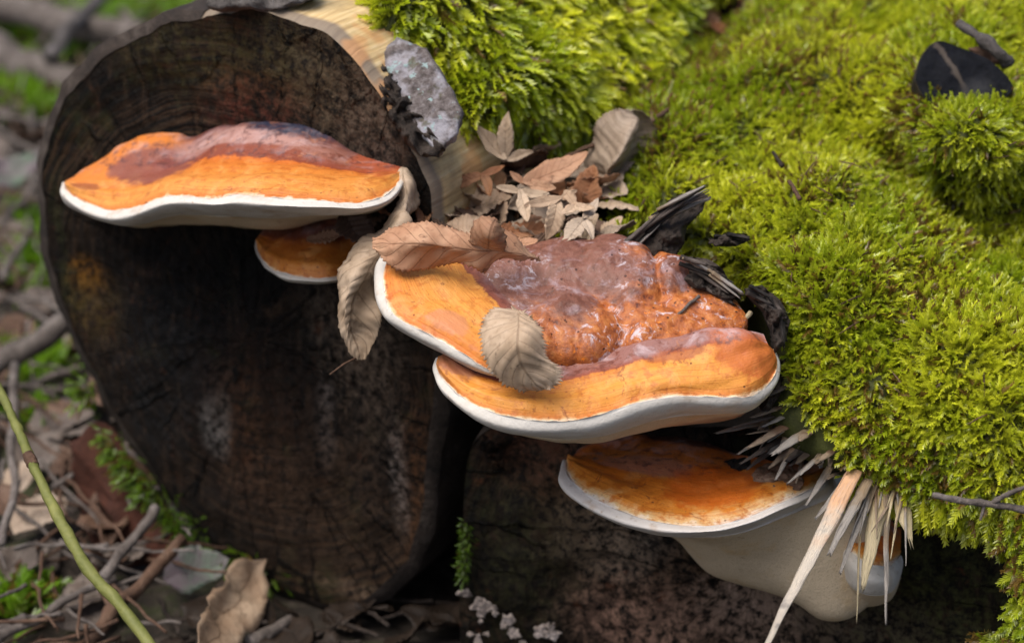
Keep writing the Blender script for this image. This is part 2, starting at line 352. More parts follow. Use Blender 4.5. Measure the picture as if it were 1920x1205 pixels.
def bark_material(name, a, b, c3, lichen=0.0):
    g = G(name)
    n = g.noise(45, 6, 0.7, dist=0.5); n2 = g.noise(300, 5, 0.7); v = g.voro(120, feat='DISTANCE_TO_EDGE')
    c = g.ramp(n, [(0.3, a), (0.52, b), (0.72, c3)])
    c = g.mix(g.math('MULTIPLY', g.step(n2, 0.55, 0.75), 0.5), c, tuple(min(1, x * 2.2) for x in b))
    c = g.mix(g.math('MULTIPLY', g.step(n2, 0.45, 0.3), 0.7), c, tuple(x * 0.4 for x in a))
    if lichen:
        lm = g.math('MULTIPLY', g.step(g.noise(150, 5, 0.7), 0.52, 0.62), lichen)
        c = g.mix(lm, c, (0.42, 0.42, 0.46))
        c = g.mix(g.math('MULTIPLY', g.step(g.noise(110, 4, 0.6), 0.64, 0.67), lichen), c, (0.24, 0.36, 0.34))
    nb = g.bump(n, 0.7, 0.004); nb = g.bump(n2, 0.8, 0.0016, nb)
    return g.done(c, 0.8, nb, **{'Specular IOR Level': 0.3})
M['bark'] = bark_material('bark_dark', (0.008, 0.006, 0.005), (0.03, 0.021, 0.016), (0.075, 0.06, 0.05))
M['bark_lichen'] = bark_material('bark_lichen_crusted', (0.02, 0.015, 0.013), (0.07, 0.056, 0.05), (0.14, 0.12, 0.11), 0.75)
def flake_material():
    g = G('bark_flake_lichen'); n = g.noise(60, 5, 0.65); n2 = g.noise(320, 5, 0.7); n3 = g.noise(130, 4, 0.65)
    c = g.ramp(n2, [(0.3, (0.035, 0.028, 0.026)), (0.5, (0.11, 0.092, 0.088)), (0.7, (0.20, 0.18, 0.18))])
    c = g.mix(g.math('MULTIPLY', g.step(n, 0.44, 0.60), g.step(n2, 0.30, 0.5, 0.4, 0.9)), c, (0.29, 0.28, 0.31))
    c = g.mix(g.math('MULTIPLY', g.step(n3, 0.60, 0.64), 0.85), c, (0.27, 0.37, 0.37))
    c = g.mix(g.math('MULTIPLY', g.step(g.noise(90, 4, 0.6), 0.57, 0.66), 0.7), c, (0.075, 0.07, 0.03))
    nb = g.bump(n2, 0.7, 0.002); nb = g.bump(n3, 0.5, 0.002, nb)
    return g.done(c, 0.8, nb, **{'Specular IOR Level': 0.2})
M['flake'] = flake_material()
M['bark_grey'] = bark_material('bark_weathered_grey', (0.018, 0.014, 0.013), (0.085, 0.075, 0.07), (0.22, 0.20, 0.20))
M['bark_red'] = bark_material('bark_red_brown', (0.03, 0.010, 0.006), (0.06, 0.018, 0.009), (0.085, 0.03, 0.016))
M['twig'] = bark_material('twig_grey', (0.04, 0.031, 0.026), (0.12, 0.10, 0.088), (0.22, 0.195, 0.18))
M['twig_brown'] = bark_material('twig_brown', (0.03, 0.016, 0.01), (0.10, 0.055, 0.034), (0.17, 0.11, 0.075))
M['shard'] = None
M['lichen'] = bark_material('lichen_crust_pinkish_grey', (0.16, 0.13, 0.115), (0.30, 0.25, 0.22), (0.42, 0.37, 0.35))

def wood_material(name, cols, axis, grime):
    g = G(name)
    ax = g.attr('grain', 'Vector')
    n = g.noise(1.0, 4, 0.6, vec=g.scalevec(ax, axis)); n2 = g.noise(30, 4, 0.6); n3 = g.noise(1.0, 3, 0.7, vec=g.scalevec(ax, tuple(3 * x for x in axis)))
    c = g.ramp(n, [(0.3, cols[0]), (0.5, cols[1]), (0.7, cols[2])])
    c = g.mix(g.math('MULTIPLY', g.step(n2, 0.48, 0.68), grime[3]), c, grime[:3])
    c = g.mix(g.math('MULTIPLY', g.step(n3, 0.6, 0.72), 0.5), c, tuple(x * 0.35 for x in cols[0]))
    sg = g.t.nodes.new('ShaderNodeSeparateXYZ'); g.put(sg.inputs[0], ax)
    c = g.mix(g.step(g.math('ADD', sg.outputs[0], g.math('MULTIPLY', n2, 0.006)), 0.008, 0.013, 0.85, 0.0), c, (0.15, 0.12, 0.10))
    c = g.mix(g.math('MULTIPLY', g.step(g.noise(20, 3, 0.6), 0.54, 0.60), 0.6), c, (0.52, 0.25, 0.09))
    nb = g.bump(n, 0.5, 0.0015); nb = g.bump(n3, 0.4, 0.0006, nb)
    return g.done(c, 0.66, nb)
def shard_material():
    g = G('weathered_wood_shard'); ax = g.attr('grain', 'Vector')
    n = g.noise(170, 6, 0.75, vec=ax); n2 = g.noise(900, 4, 0.7); n3 = g.noise(50, 4, 0.6)
    c = g.ramp(n, [(0.30, (0.008, 0.007, 0.006)), (0.44, (0.05, 0.042, 0.037)), (0.56, (0.13, 0.115, 0.105)), (0.70, (0.30, 0.28, 0.27))])
    c = g.mix(g.math('MULTIPLY', g.step(n3, 0.46, 0.58), 0.85), c, (0.020, 0.014, 0.010))
    nb = g.bump(n, 0.9, 0.003); nb = g.bump(n2, 0.7, 0.001, nb)
    return g.done(c, 0.8, nb, **{'Specular IOR Level': 0.25})
M['shard'] = shard_material()
M['wood'] = wood_material('bare_pale_wood', [(0.30, 0.19, 0.08), (0.56, 0.40, 0.19), (0.70, 0.55, 0.32)], (14, 300, 420), (0.20, 0.155, 0.09, 0.6))
def splinter_material(name, a, b, greys):
    g = G(name)
    s = g.attr('s'); n = g.noise(60, 4, 0.6); n2 = g.noise(1.0, 4, 0.7, vec=g.scalevec(g.attr('grain', 'Vector'), (40, 900, 900)))
    m = g.step(g.math('ADD', s, g.math('MULTIPLY', g.math('SUBTRACT', n, 0.5), 0.9)), 0.12, 0.5)
    c = g.mix(m, a, b)
    c = g.mix(g.math('MULTIPLY', g.step(n2, 0.5, 0.7), 0.5), c, greys)
    c = g.mix(g.math('MULTIPLY', g.step(n, 0.60, 0.70), 0.6), c, tuple(x * 0.4 for x in greys))
    c = g.mix(g.math('MULTIPLY', g.step(n2, 0.45, 0.33), 0.8), c, tuple(x * 0.25 for x in greys))
    return g.done(c, 0.75, g.bump(n2, 0.9, 0.0012), **{'Specular IOR Level': 0.25})
M['spl_fresh'] = splinter_material('splinter_pinkish_wood', (0.56, 0.33, 0.19), (0.50, 0.44, 0.36), (0.34, 0.32, 0.33))
M['spl_grey'] = splinter_material('splinter_grey_wood', (0.22, 0.16, 0.10), (0.27, 0.245, 0.22), (0.15, 0.135, 0.13))
M['spl_dark'] = splinter_material('splinter_dark_wood', (0.035, 0.025, 0.02), (0.10, 0.08, 0.07), (0.05, 0.042, 0.038))
M['spl_char'] = splinter_material('splinter_blackish_wood', (0.010, 0.008, 0.007), (0.035, 0.029, 0.026), (0.02, 0.017, 0.016))
M['spl_brown'] = splinter_material('splinter_brown_wood', (0.11, 0.06, 0.035), (0.24, 0.18, 0.13), (0.14, 0.11, 0.09))
M['spl_straw'] = splinter_material('splinter_straw_wood', (0.34, 0.25, 0.13), (0.42, 0.35, 0.22), (0.28, 0.25, 0.2))

def leaf_material(name, base, dark, light, rough=0.6, nveins=11):
    g = G(name)
    ts = g.attr('ts', 'Vector'); sx = g.t.nodes.new('ShaderNodeSeparateXYZ'); g.put(sx.inputs[0], ts)
    va = g.math('ABSOLUTE', sx.outputs[1])
    ph = g.math('FRACT', g.math('ADD', g.math('MULTIPLY', sx.outputs[0], float(nveins)), g.math('MULTIPLY', va, -1.7)))
    side = g.step(g.math('ABSOLUTE', g.math('SUBTRACT', ph, 0.5)), 0.0, 0.07, 1, 0)
    midr = g.step(va, 0.02, 0.06, 1, 0)
    vein = g.math('MAXIMUM', g.math('MULTIPLY', side, 0.75), midr)
    n = g.noise(50, 4, 0.6); n2 = g.noise(260, 4, 0.65); rnd = g.t.nodes.new('ShaderNodeObjectInfo').outputs['Random']
    c = g.mix(g.step(n, 0.35, 0.68), base, light)
    c = g.mix(g.math('MULTIPLY', g.step(n2, 0.5, 0.72), 0.55), c, dark)
    c = g.mix(g.math('MULTIPLY', vein, 0.6), c, tuple(x * 0.8 for x in dark))
    c = g.mix(g.math('MULTIPLY', g.step(g.noise(120, 4, 0.7), 0.62, 0.68), 0.6), c, tuple(x * 0.45 for x in dark))
    edge = g.math('MULTIPLY', g.step(va, 0.8, 1.0), g.step(n2, 0.4, 0.6))
    c = g.mix(g.math('MULTIPLY', edge, 0.35), c, tuple(x * 0.6 for x in dark))
    hs = g.t.nodes.new('ShaderNodeHueSaturation'); g.put(hs.inputs['Value'], g.step(rnd, 0, 1, 0.85, 1.15)); g.put(hs.inputs['Color'], c)
    c = hs.outputs[0]
    nb = g.bump(vein, 0.5, -0.0006); nb = g.bump(n2, 0.35, 0.0006, nb)
    m = g.done(c, rough, nb, **{'Specular IOR Level': 0.3})
    tr = g.t.nodes.new('ShaderNodeBsdfTranslucent'); g.put(tr.inputs[0], c); ms = g.t.nodes.new('ShaderNodeMixShader'); ms.inputs[0].default_value = 0.18
    out = g.t.nodes['Material Output']; g.t.links.new(g.b.outputs[0], ms.inputs[1]); g.t.links.new(tr.outputs[0], ms.inputs[2]); g.t.links.new(ms.outputs[0], out.inputs[0])
    return m
M['lf_brown'] = leaf_material('dry_leaf_pinkish_brown', (0.38, 0.20, 0.115), (0.20, 0.09, 0.045), (0.48, 0.29, 0.18))
M['lf_tan'] = leaf_material('dry_leaf_tan', (0.40, 0.29, 0.195), (0.22, 0.145, 0.09), (0.52, 0.40, 0.29))
M['lf_grey'] = leaf_material('dry_leaf_grey_brown', (0.37, 0.28, 0.205), (0.18, 0.125, 0.09), (0.48, 0.38, 0.29))
M['lf_rust'] = leaf_material('dry_leaf_rust', (0.26, 0.105, 0.045), (0.12, 0.045, 0.02), (0.40, 0.20, 0.10))
M['lf_pale'] = leaf_material('dry_leaf_pale', (0.43, 0.29, 0.19), (0.22, 0.135, 0.08), (0.54, 0.40, 0.28))
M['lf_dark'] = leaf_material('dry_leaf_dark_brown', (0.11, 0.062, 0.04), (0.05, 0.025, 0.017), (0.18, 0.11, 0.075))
M['lf_floor'] = leaf_material('dry_leaf_ashen_brown', (0.12, 0.092, 0.075), (0.05, 0.036, 0.028), (0.20, 0.165, 0.14))
M['lf_shade'] = leaf_material('leaf_blackish_painted_shade', (0.022, 0.014, 0.009), (0.010, 0.006, 0.004), (0.04, 0.026, 0.017))  # leaf colour near black: deep shade under the left log painted in
M['lf_purple'] = leaf_material('leaf_purple_green', (0.15, 0.115, 0.13), (0.085, 0.06, 0.07), (0.12, 0.18, 0.12))

def moss_material():
    g = G('moss_shoots')
    c = g.attr('col', 'Color')
    nt = g.t; nt.nodes.remove(g.b)
    d = nt.nodes.new('ShaderNodeBsdfDiffuse'); tr = nt.nodes.new('ShaderNodeBsdfTranslucent'); gl = nt.nodes.new('ShaderNodeBsdfGlossy')
    gl.inputs['Roughness'].default_value = 0.38; gl.inputs['Color'].default_value = (1, 1, 1, 1)
    nt.links.new(c, d.inputs[0]); nt.links.new(c, tr.inputs[0])
    m1 = nt.nodes.new('ShaderNodeMixShader'); m1.inputs[0].default_value = 0.5
    m2 = nt.nodes.new('ShaderNodeMixShader'); m2.inputs[0].default_value = 0.045
    nt.links.new(d.outputs[0], m1.inputs[1]); nt.links.new(tr.outputs[0], m1.inputs[2])
    nt.links.new(m1.outputs[0], m2.inputs[1]); nt.links.new(gl.outputs[0], m2.inputs[2])
    nt.links.new(m2.outputs[0], nt.nodes['Material Output'].inputs[0])
    return g.m
M['moss'] = moss_material()
def plain(name, a, b, scale=60, rough=0.8):
    g = G(name); n = g.noise(scale, 5, 0.65)
    return g.done(g.ramp(n, [(0.3, a), (0.7, b)]), rough, g.bump(n, 0.6, 0.003))
M['mossbed'] = plain('moss_underlayer', (0.025, 0.028, 0.006), (0.07, 0.08, 0.014), 90)
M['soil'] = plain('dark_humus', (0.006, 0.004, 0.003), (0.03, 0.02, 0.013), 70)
M['stem'] = plain('green_stem', (0.085, 0.10, 0.018), (0.19, 0.19, 0.05), 60, 0.6)

# ------------------------------------------------------------------ planes of the two cut ends
def plane(x, y, d, az):
    a = math.radians(az)
    return at_depth(x, y, d), np.array([-math.sin(a), -math.cos(a), 0.0]), np.array([math.cos(a), -math.sin(a), 0.0])
OL, NL, UL = plane(440, 580, 1.20, 30)
OR_, NR, UR = plane(1250, 900, 1.13, 14)
TAU = math.radians(18)
OM, NM = at_depth(1060, 790, 1.0), np.array([0.0, -math.sin(TAU), math.cos(TAU)])
def on(pts, o, n):
    return np.array([at_plane(p[0], p[1], o + n * (p[2] if len(p) > 2 else 0.0), n) for p in pts])
def onL(pts): return on(pts, OL, NL)
def onR(pts): return on(pts, OR_, NR)
def onM(pts): return on(pts, OM, NM)
def dr(pts): return np.array([at_drop(*p) for p in pts])
def dp(pts): return np.array([at_depth(*p) for p in pts])

# ------------------------------------------------------------------ ground
LEFT_OUT = [(480, 24), (540, 35), (610, 65), (660, 110), (700, 165), (740, 225), (770, 280), (800, 345), (812, 430), (816, 560), (813, 700),
            (808, 800), (800, 880), (785, 960), (760, 1040), (715, 1100), (640, 1132), (560, 1112), (470, 1062), (400, 1010), (330, 930), (270, 850),
            (210, 760), (170, 680), (130, 590), (100, 500), (85, 420), (82, 340), (95, 260), (130, 180), (180, 120), (250, 75), (330, 45), (410, 28)]
GZ = onL([(640, 1132)])[0][2] - 0.004
DROP_G = EYE[2] - GZ
def gnd(x, y, h=0.0): return at_drop(x, y, DROP_G - h)
def ground_material():
    g = G('forest_floor')
    n = g.noise(14, 6, 0.7); n2 = g.noise(55, 5, 0.7); v = g.voro(28, out='Color'); n3 = g.noise(4, 3, 0.6)
    c = g.ramp(n2, [(0.3, (0.012, 0.009, 0.006)), (0.5, (0.03, 0.022, 0.015)), (0.7, (0.09, 0.07, 0.055))])
    c = g.mix(g.step(n, 0.52, 0.60, 0.0, 0.45), c, (0.04, 0.06, 0.010))
    return g.done(c, 0.85, g.bump(n2, 0.8, 0.01))
xs = np.r_[np.linspace(-25, -1.6, 12), np.linspace(-1.5, 1.5, 90), np.linspace(1.6, 25, 12)]
ys = np.r_[np.linspace(-12, -0.6, 8), np.linspace(-0.5, 3.0, 100), np.linspace(3.2, 40, 14)]
gx, gy = np.meshgrid(xs, ys)
gp = np.stack([gx, gy, np.zeros_like(gx)], -1)
gp[..., 2] = GZ + 0.012 * fbm(gp, 9, 3) + 0.05 * (vnoise(gp, 1.1, 9)) * np.clip((gy - 0.6) / 1.0, 0, 1)
go = add('ground', gp, quads(len(ys), len(xs)), ground_material(), origin=(0, 0, GZ)); tag(go, kind='structure')

# ------------------------------------------------------------------ logs
DL, DRR = -NL, -NR
def face_coords(P, o, u, c):
    q = P - c; return np.stack([q @ u, q[:, 2], np.zeros(len(q))], 1)

def build_left_log():
    root = empty('cut_log', [onL([(440, 1100)])[0][0], onL([(440, 1100)])[0][1], GZ])
    tag(root, 'large log with near-black oval cut end at left, bark stripped along its top right', 'log')
    ring = onL([(x, y, 0) for x, y in LEFT_OUT] + [LEFT_OUT[0] + (0,)])
    ring = resample(ring, 241)[:-1]
    cen = onL([(430, 560)])[0]
    rad0 = (ring - cen) / np.linalg.norm(ring - cen, axis=1, keepdims=True)
    ring = ring + rad0 * (0.0022 * fbm(ring, 55, 6, 3))[:, None]
    lv = np.linspace(0.0, 1.0, 60)[::-1]
    g = cen + (ring - cen)[None] * lv[:, None, None]
    out = 0.0022 * fbm(g, 40, 4) * 1.0 + 0.0008 * vnoise(g, 300, 8)
    rr = np.linalg.norm((g - cen), axis=2); out += 0.0006 * np.sin(rr * 900 + 4 * vnoise(g, 12, 2))
    g = g + NL * (out * np.clip((1 - lv) * 14, 0, 1)[:, None])[..., None]
    pith = onL([(470, 640)])[0]
    V = g.reshape(-1, 3); rc = face_coords(V, OL, UL, pith)
    px = lambda x, y: face_coords(onL([(x, y)]), OL, UL, pith)[0][:2]
    sp = []
    for (x, y, rx, ry, c, k) in [(405, 800, .009, .017, (0.34, 0.33, 0.31), 0.8), (425, 760, .005, .010, (0.25, 0.24, 0.22), 0.5), (165, 515, .012, .010, (0.32, 0.13, 0.015), 0.9),
                                 (180, 575, .02, .02, (0.12, 0.075, 0.02), 0.8), (690, 700, .02, .05, (0.10, 0.07, 0.05), 0.8), (610, 790, .006, .026, (0.15, 0.13, 0.12), 0.7),
                                 (490, 800, .04, .05, (0.075, 0.033, 0.016), 0.8), (620, 960, .05, .05, (0.05, 0.03, 0.018), 0.9), (660, 610, .03, .035, (0.11, 0.082, 0.06), 0.8), (505, 670, .010, .055, (0.0015, 0.0015, 0.002), 1.0), (560, 720, .012, .05, (0.002, 0.002, 0.002), 0.9), (330, 560, .05, .05, (0.003, 0.003, 0.004), 0.8), (300, 700, .04, .05, (0.012, 0.012, 0.013), 0.8), (780, 920, .012, .05, (0.10, 0.045, 0.02), 0.9),
                                 (560, 130, .05, .03, (0.06, 0.045, 0.02), 0.8), (640, 180, .03, .035, (0.10, 0.07, 0.045), 0.8), (380, 110, .06, .02, (0.045, 0.037, 0.012), 0.8),
                                 (480, 210, .03, .02, (0.12, 0.03, 0.02), 0.7), (700, 240, .02, .03, (0.12, 0.085, 0.065), 0.7), (750, 900, .006, .03, (0.25, 0.22, 0.2), 0.6), (690, 1115, .03, .006, (0.22, 0.15, 0.1), 0.8)]:
        a, b = px(x, y); sp.append((a, b, rx, ry, c, k))
    M['faceL'] = face_material('rotten_end_grain', 1.0, sp, 0.35)
    add('end_face', V, quads(60, 240, True), M['faceL'], root, {'rc': rc})
    # the wood of the side: fresh pale where the bark is gone
    s = np.r_[0.0, 0.0015, 0.004, np.linspace(0.012, 0.46, 45)]
    sh = ring[None] + DL[None, None] * s[:, None, None]
    rad = (ring - cen) / np.linalg.norm(ring - cen, axis=1, keepdims=True)
    sh = sh + rad[None] * (0.0025 * np.minimum(s / 0.004, 1))[:, None, None] + rad[None] * (0.002 * fbm(sh, 25, 11))[..., None] * np.minimum(s / 0.01, 1)[:, None, None]
    gr = np.stack([np.broadcast_to(s[:, None], sh.shape[:2]), np.broadcast_to(np.linspace(0, 1.1, 240)[None], sh.shape[:2]), np.zeros(sh.shape[:2])], -1)
    add('bare_wood', sh, quads(len(s), 240, True), M['wood'], root, {'grain': gr.reshape(-1, 3)})
    # bark left on the left and lower side
    near = lambda x, y: int(np.argmin(np.linalg.norm(ring - onL([(x, y)])[0], axis=1)))
    i0, i1 = near(813, 440), 240 - 8
    idx = np.arange(i0, i1) % 240
    s2 = np.r_[0.0, np.linspace(0.002, 0.46, 50)]
    thick = 0.006 * np.sin(np.linspace(0, math.pi, len(idx))) ** 0.35
    b_out = ring[idx][None] + rad[idx][None] * (0.003 + thick)[None, :, None] + DL * (s2 + 0.003)[:, None, None]
    b_out = b_out + rad[idx][None] * (0.0022 * fbm(b_out, 45, 5))[..., None]
    b_in = ring[idx][None] + rad[idx][None] * 0.0002 - DL * 0.0004
    gg = np.concatenate([b_in, b_out], 0)
    add('bark', gg, quads(len(gg), len(idx)), M['bark'], root)
    return root, ring, rad, cen
LEFT, RINGL, RADL, CENL = build_left_log()

RIGHT_OUT = [(868, 1330), (862, 1180), (866, 1000), (876, 860), (905, 815), (960, 795), (1100, 792), (1300, 800), (1440, 812), (1560, 885), (1700, 925), (1850, 962), (1960, 1010), (1990, 1200), (1960, 1330), (1500, 1420), (1100, 1400)]
def build_right_log():
    root = empty('mossy_log', [onR([(1400, 1000)])[0][0], onR([(1400, 1000)])[0][1], GZ])
    tag(root, 'broken mossy log at right with dark rotten end and splintered front edge', 'log')
    ring = onR([(x, y, 0) for x, y in RIGHT_OUT] + [RIGHT_OUT[0] + (0,)]); ring = resample(ring, 201)[:-1]
    cen = onR([(1400, 1080)])[0]
    lv = np.linspace(0, 1, 50)[::-1]
    g = cen + (ring - cen)[None] * lv[:, None, None]
    g = g + NR * ((0.006 * fbm(g, 22, 14) + 0.002 * fbm(g, 120, 15)) * np.clip((1 - lv) * 10, 0.2, 1)[:, None])[..., None]
    V = g.reshape(-1, 3); pith = onR([(1430, 1080)])[0]
    px = lambda x, y: face_coords(onR([(x, y)]), OR_, UR, pith)[0][:2]
    sp = []
    for (x, y, rx, ry, c, k) in [(1150, 1000, .02, .02, (0.13, 0.105, 0.08), 0.85), (1100, 960, .02, .03, (0.08, 0.05, 0.03), 0.7), (990, 1060, .025, .05, (0.016, 0.015, 0.006), 0.7),
                                 (1330, 1140, .04, .03, (0.07, 0.042, 0.026), 0.9), (1420, 1130, .02, .015, (0.28, 0.2, 0.15), 0.7), (1200, 1170, .03, .02, (0.12, 0.07, 0.05), 0.8),
                                 (1520, 1180, .05, .02, (0.09, 0.06, 0.045), 0.8), (1750, 1080, .05, .06, (0.025, 0.026, 0.008), 0.8), (1010, 840, .02, .02, (0.05, 0.02, 0.012), 0.7)]:
        a, b = px(x, y); sp.append((a, b, rx, ry, c, k))
    M['faceR'] = face_material('rotten_end_grain_wet', 0.35, [(a, b, rx * 1.3, ry * 1.3, tuple(min(1, 2.0 * x) for x in c), min(1, k * 1.2)) for a, b, rx, ry, c, k in sp], 0.7)
    add('end_face', V, quads(50, 200, True), M['faceR'], root, {'rc': face_coords(V, OR_, UR, pith)})
    s = np.linspace(0, 1.15, 30)
    sh = ring[None] + DRR[None, None] * s[:, None, None]
    rad = (ring - cen) / np.linalg.norm(ring - cen, axis=1, keepdims=True)
    sh = sh + rad[None] * (0.003 * fbm(sh, 20, 21))[..., None]
    add('bark', sh, quads(30, 200, True), M['bark'], root)
    return root
RIGHT = build_right_log()

# the lumpy moss-grown upper wood of the right log (x, y, metres below the eye)
MOUND = [
 [(1180, 560, .50), (1290, 540, .50), (1390, 600, .50), (1440, 690, .50), (1440, 760, .50), (1450, 815, .515), (1560, 885, .525), (1700, 920, .525), (1850, 955, .525), (1960, 1010, .535)],
 [(1140, 478, .445), (1270, 452, .437), (1385, 500, .44), (1475, 600, .45), (1478, 690, .468), (1455, 775, .487), (1560, 868, .503), (1700, 902, .508), (1850, 942, .508), (1960, 1000, .52)],
 [(1150, 430, .432), (1290, 400, .425), (1420, 420, .425), (1540, 500, .43), (1580, 580, .44), (1590, 650, .452), (1660, 720, .462), (1760, 770, .468), (1880, 800, .472), (2000, 840, .485)],
 [(1162, 370, .424), (1310, 310, .415), (1450, 320, .414), (1580, 390, .418), (1660, 450, .425), (1700, 520, .435), (1770, 580, .440), (1850, 620, .445), (1930, 650, .45), (2040, 690, .465)],
 [(1185, 290, .419), (1340, 220, .405), (1490, 225, .402), (1620, 290, .418), (1700, 335, .436), (1760, 385, .440), (1830, 415, .446), (1890, 440, .450), (1950, 470, .453), (2060, 530, .465)],
 [(1215, 210, .415), (1370, 150, .400), (1520, 140, .394), (1640, 170, .390), (1705, 225, .387), (1770, 262, .386), (1840, 270, .388), (1900, 255, .392), (1965, 270, .397), (2070, 320, .415)],
 [(1255, 120, .412), (1400, 80, .396), (1540, 60, .390), (1660, 70, .383), (1760, 75, .374), (1830, 82, .370), (1900, 92, .373), (1965, 110, .380), (2010, 140, .39), (2100, 190, .41)],
 [(1295, 30, .412), (1430, -10, .396), (1570, -40, .390), (1700, -60, .384), (1800, -60, .376), (1880, -60, .372), (1950, -50, .376), (2010, -30, .385), (2070, 0, .4), (2140, 40, .42)],
 [(1340, -60, .43), (1470, -110, .41), (1600, -140, .40), (1730, -160, .395), (1830, -170, .39), (1910, -170, .39), (1980, -160, .395), (2040, -140, .4), (2110, -110, .42), (2180, -70, .44)],
]
def build_mound():
    rows = [dr(r) for r in MOUND]
    g = catmull(np.stack([catmull(r, np.linspace(0, 9, 190)) for r in rows]), np.interp(np.linspace(0, 1, 170), np.r_[0, np.linspace(0.06, 1, 8)], np.arange(9)))
    n = gnormal(g)
    if (n @ (-FWD)).mean() < 0: n = -n
    amp = np.clip(np.linspace(0, 170, 170) / 25, 0, 1)[:, None, None]
    g = g + n * amp * (0.009 * fbm(g, 24, 31, 2) + 0.004 * vnoise(g, 75, 33))[..., None]
    n = gnormal(g)
    if (n @ (-FWD)).mean() < 0: n = -n
    return g, n
GM, NMD = build_mound()
add('overgrown_wood', GM, quads(*GM.shape[:2]), M['mossbed'], RIGHT)

# litter bed in the trough between the logs
BED = [[(690, 620, .56), (850, 640, .56), (1000, 640, .56), (1170, 620, .56)],
       [(690, 500, .452), (850, 500, .442), (1000, 498, .437), (1165, 495, .437)],
       [(735, 432, .445), (870, 432, .432), (1000, 430, .428), (1160, 430, .430)],
       [(780, 372, .436), (900, 362, .424), (1010, 360, .421), (1165, 365, .421)],
       [(880, 300, .432), (980, 292, .422), (1080, 290, .418), (1200, 280, .416)],
       [(1040, 225, .430), (1110, 222, .422), (1170, 212, .420), (1240, 200, .416)],
       [(1150, 120, .43), (1210, 120, .424), (1250, 115, .42), (1300, 110, .416)],
       [(1230, 0, .43), (1270, 0, .424), (1310, 0, .42), (1360, 0, .416)]]
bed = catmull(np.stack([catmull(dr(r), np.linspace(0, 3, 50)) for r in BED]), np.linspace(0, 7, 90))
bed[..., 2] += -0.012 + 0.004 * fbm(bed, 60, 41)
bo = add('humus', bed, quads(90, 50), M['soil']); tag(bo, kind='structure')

# ------------------------------------------------------------------ moss
def shoot_templates():
    T = []
    for k in range(5):
        r = np.random.default_rng(50 + k); V = []; F = []; A = []
        def tri(a, b, c, h):
            i = len(V); V.extend([a, b, c]); F.append((i, i + 1, i + 2)); A.extend(h)
        bend = r.uniform(0.05, 0.28); sway = r.uniform(-0.15, 0.15)
        def spine(t): return np.array([sway * t * t, t, -bend * t * t])
        tri(spine(0) + [-0.03, 0, 0], spine(0) + [0.03, 0, 0], spine(0.97), (0, 0, 1))
        nl = 11
        for i in range(nl):
            t = 0.10 + 0.86 * i / (nl - 1)
            ln = 0.36 * (1 - 0.55 * t) * r.uniform(0.8, 1.2) * (0.6 + 0.4 * min(1, t * 4))
            for sgn in (-1, 1):
                p = spine(t); tl = 0.55 + 0.35 * t
                d = np.array([sgn * math.sqrt(max(0, 1 - tl * tl)), tl, r.uniform(-0.15, 0.5)]); d /= np.linalg.norm(d)
                wv = np.array([0, 0.085, 0.03 * sgn]) * (1.1 - 0.3 * t)
                tri(p - wv, p + wv, p + d * ln, (t, t, min(1, t + 0.2)))
        for i in range(3):
            a = i * 2.1; d = np.array([0.5 * math.cos(a), 0.8, 0.4 * math.sin(a)])
            tri(spine(0.95) - [0.03, 0, 0], spine(0.95) + [0.03, 0, 0], spine(0.95) + d * 0.16, (0.95, 0.95, 1.0))
        T.append((np.array(V), np.array(F), np.array(A)))
    return T
TEMPL = shoot_templates()
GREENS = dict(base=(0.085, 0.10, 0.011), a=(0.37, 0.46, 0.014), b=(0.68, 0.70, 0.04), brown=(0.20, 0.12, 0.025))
def moss_shoots(name, P, N, length, mat, parent=None, droop=0.45, spread=0.55, bright=None, seed=1, brown=0.05, flow=None, colshift=(1, 1, 1)):
    r = np.random.default_rng(seed); n = len(P)
    z = np.array([0, 0, 1.0]); grav = -z + (N @ z)[:, None] * N
    D = N * 0.62 + grav * droop + r.normal(0, spread, (n, 3)) * 0.62
    if flow is not None: D = D + flow
    D /= np.linalg.norm(D, axis=1, keepdims=True)
    U = N + r.normal(0, 0.35, (n, 3)); U = U - (U * D).sum(1)[:, None] * D; U /= np.linalg.norm(U, axis=1, keepdims=True) + 1e-9
    S = np.cross(D, U)
    L = length * r.uniform(0.65, 1.25, n)
    L = L * (1 + 0.25 * vnoise(P, 55, seed + 3))
    tone = np.clip(0.5 + 0.75 * fbm(P, 20, seed + 5, 3) + r.normal(0, 0.22, n), 0, 1)
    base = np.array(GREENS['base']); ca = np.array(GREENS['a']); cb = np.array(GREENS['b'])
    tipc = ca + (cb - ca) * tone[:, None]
    tipc = tipc * r.uniform(0.8, 1.2, (n, 1)) * np.array(colshift)
    isb = r.random(n) < brown * (0.6 + 6 * np.clip(fbm(P, 24, seed + 9, 2) - 0.15, 0, 1))
    tipc[isb] = np.array(GREENS['brown']) * r.uniform(0.6, 1.4, (isb.sum(), 1))
    Vs, Fs, Cs, off = [], [], [], 0
    pick = r.integers(0, len(TEMPL), n)
    for k, (tv, tf, ta) in enumerate(TEMPL):
        m = pick == k; c = m.sum()
        v = (P[m][:, None] + L[m][:, None, None] * (tv[None, :, 0:1] * S[m][:, None] + tv[None, :, 1:2] * D[m][:, None] + tv[None, :, 2:3] * U[m][:, None]))
        f = tf[None] + (np.arange(c) * len(tv))[:, None, None] + off
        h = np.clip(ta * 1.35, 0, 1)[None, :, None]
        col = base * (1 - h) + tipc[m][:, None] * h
        Vs.append(v.reshape(-1, 3)); Fs.append(f.reshape(-1, 3)); Cs.append(col.reshape(-1, 3)); off += c * len(tv)
    V = np.concatenate(Vs); F = np.concatenate(Fs); C = np.concatenate(Cs); C = np.c_[C, np.ones(len(C))]
    return add(name, V, F, mat, parent, {'col': C}, smooth=False)
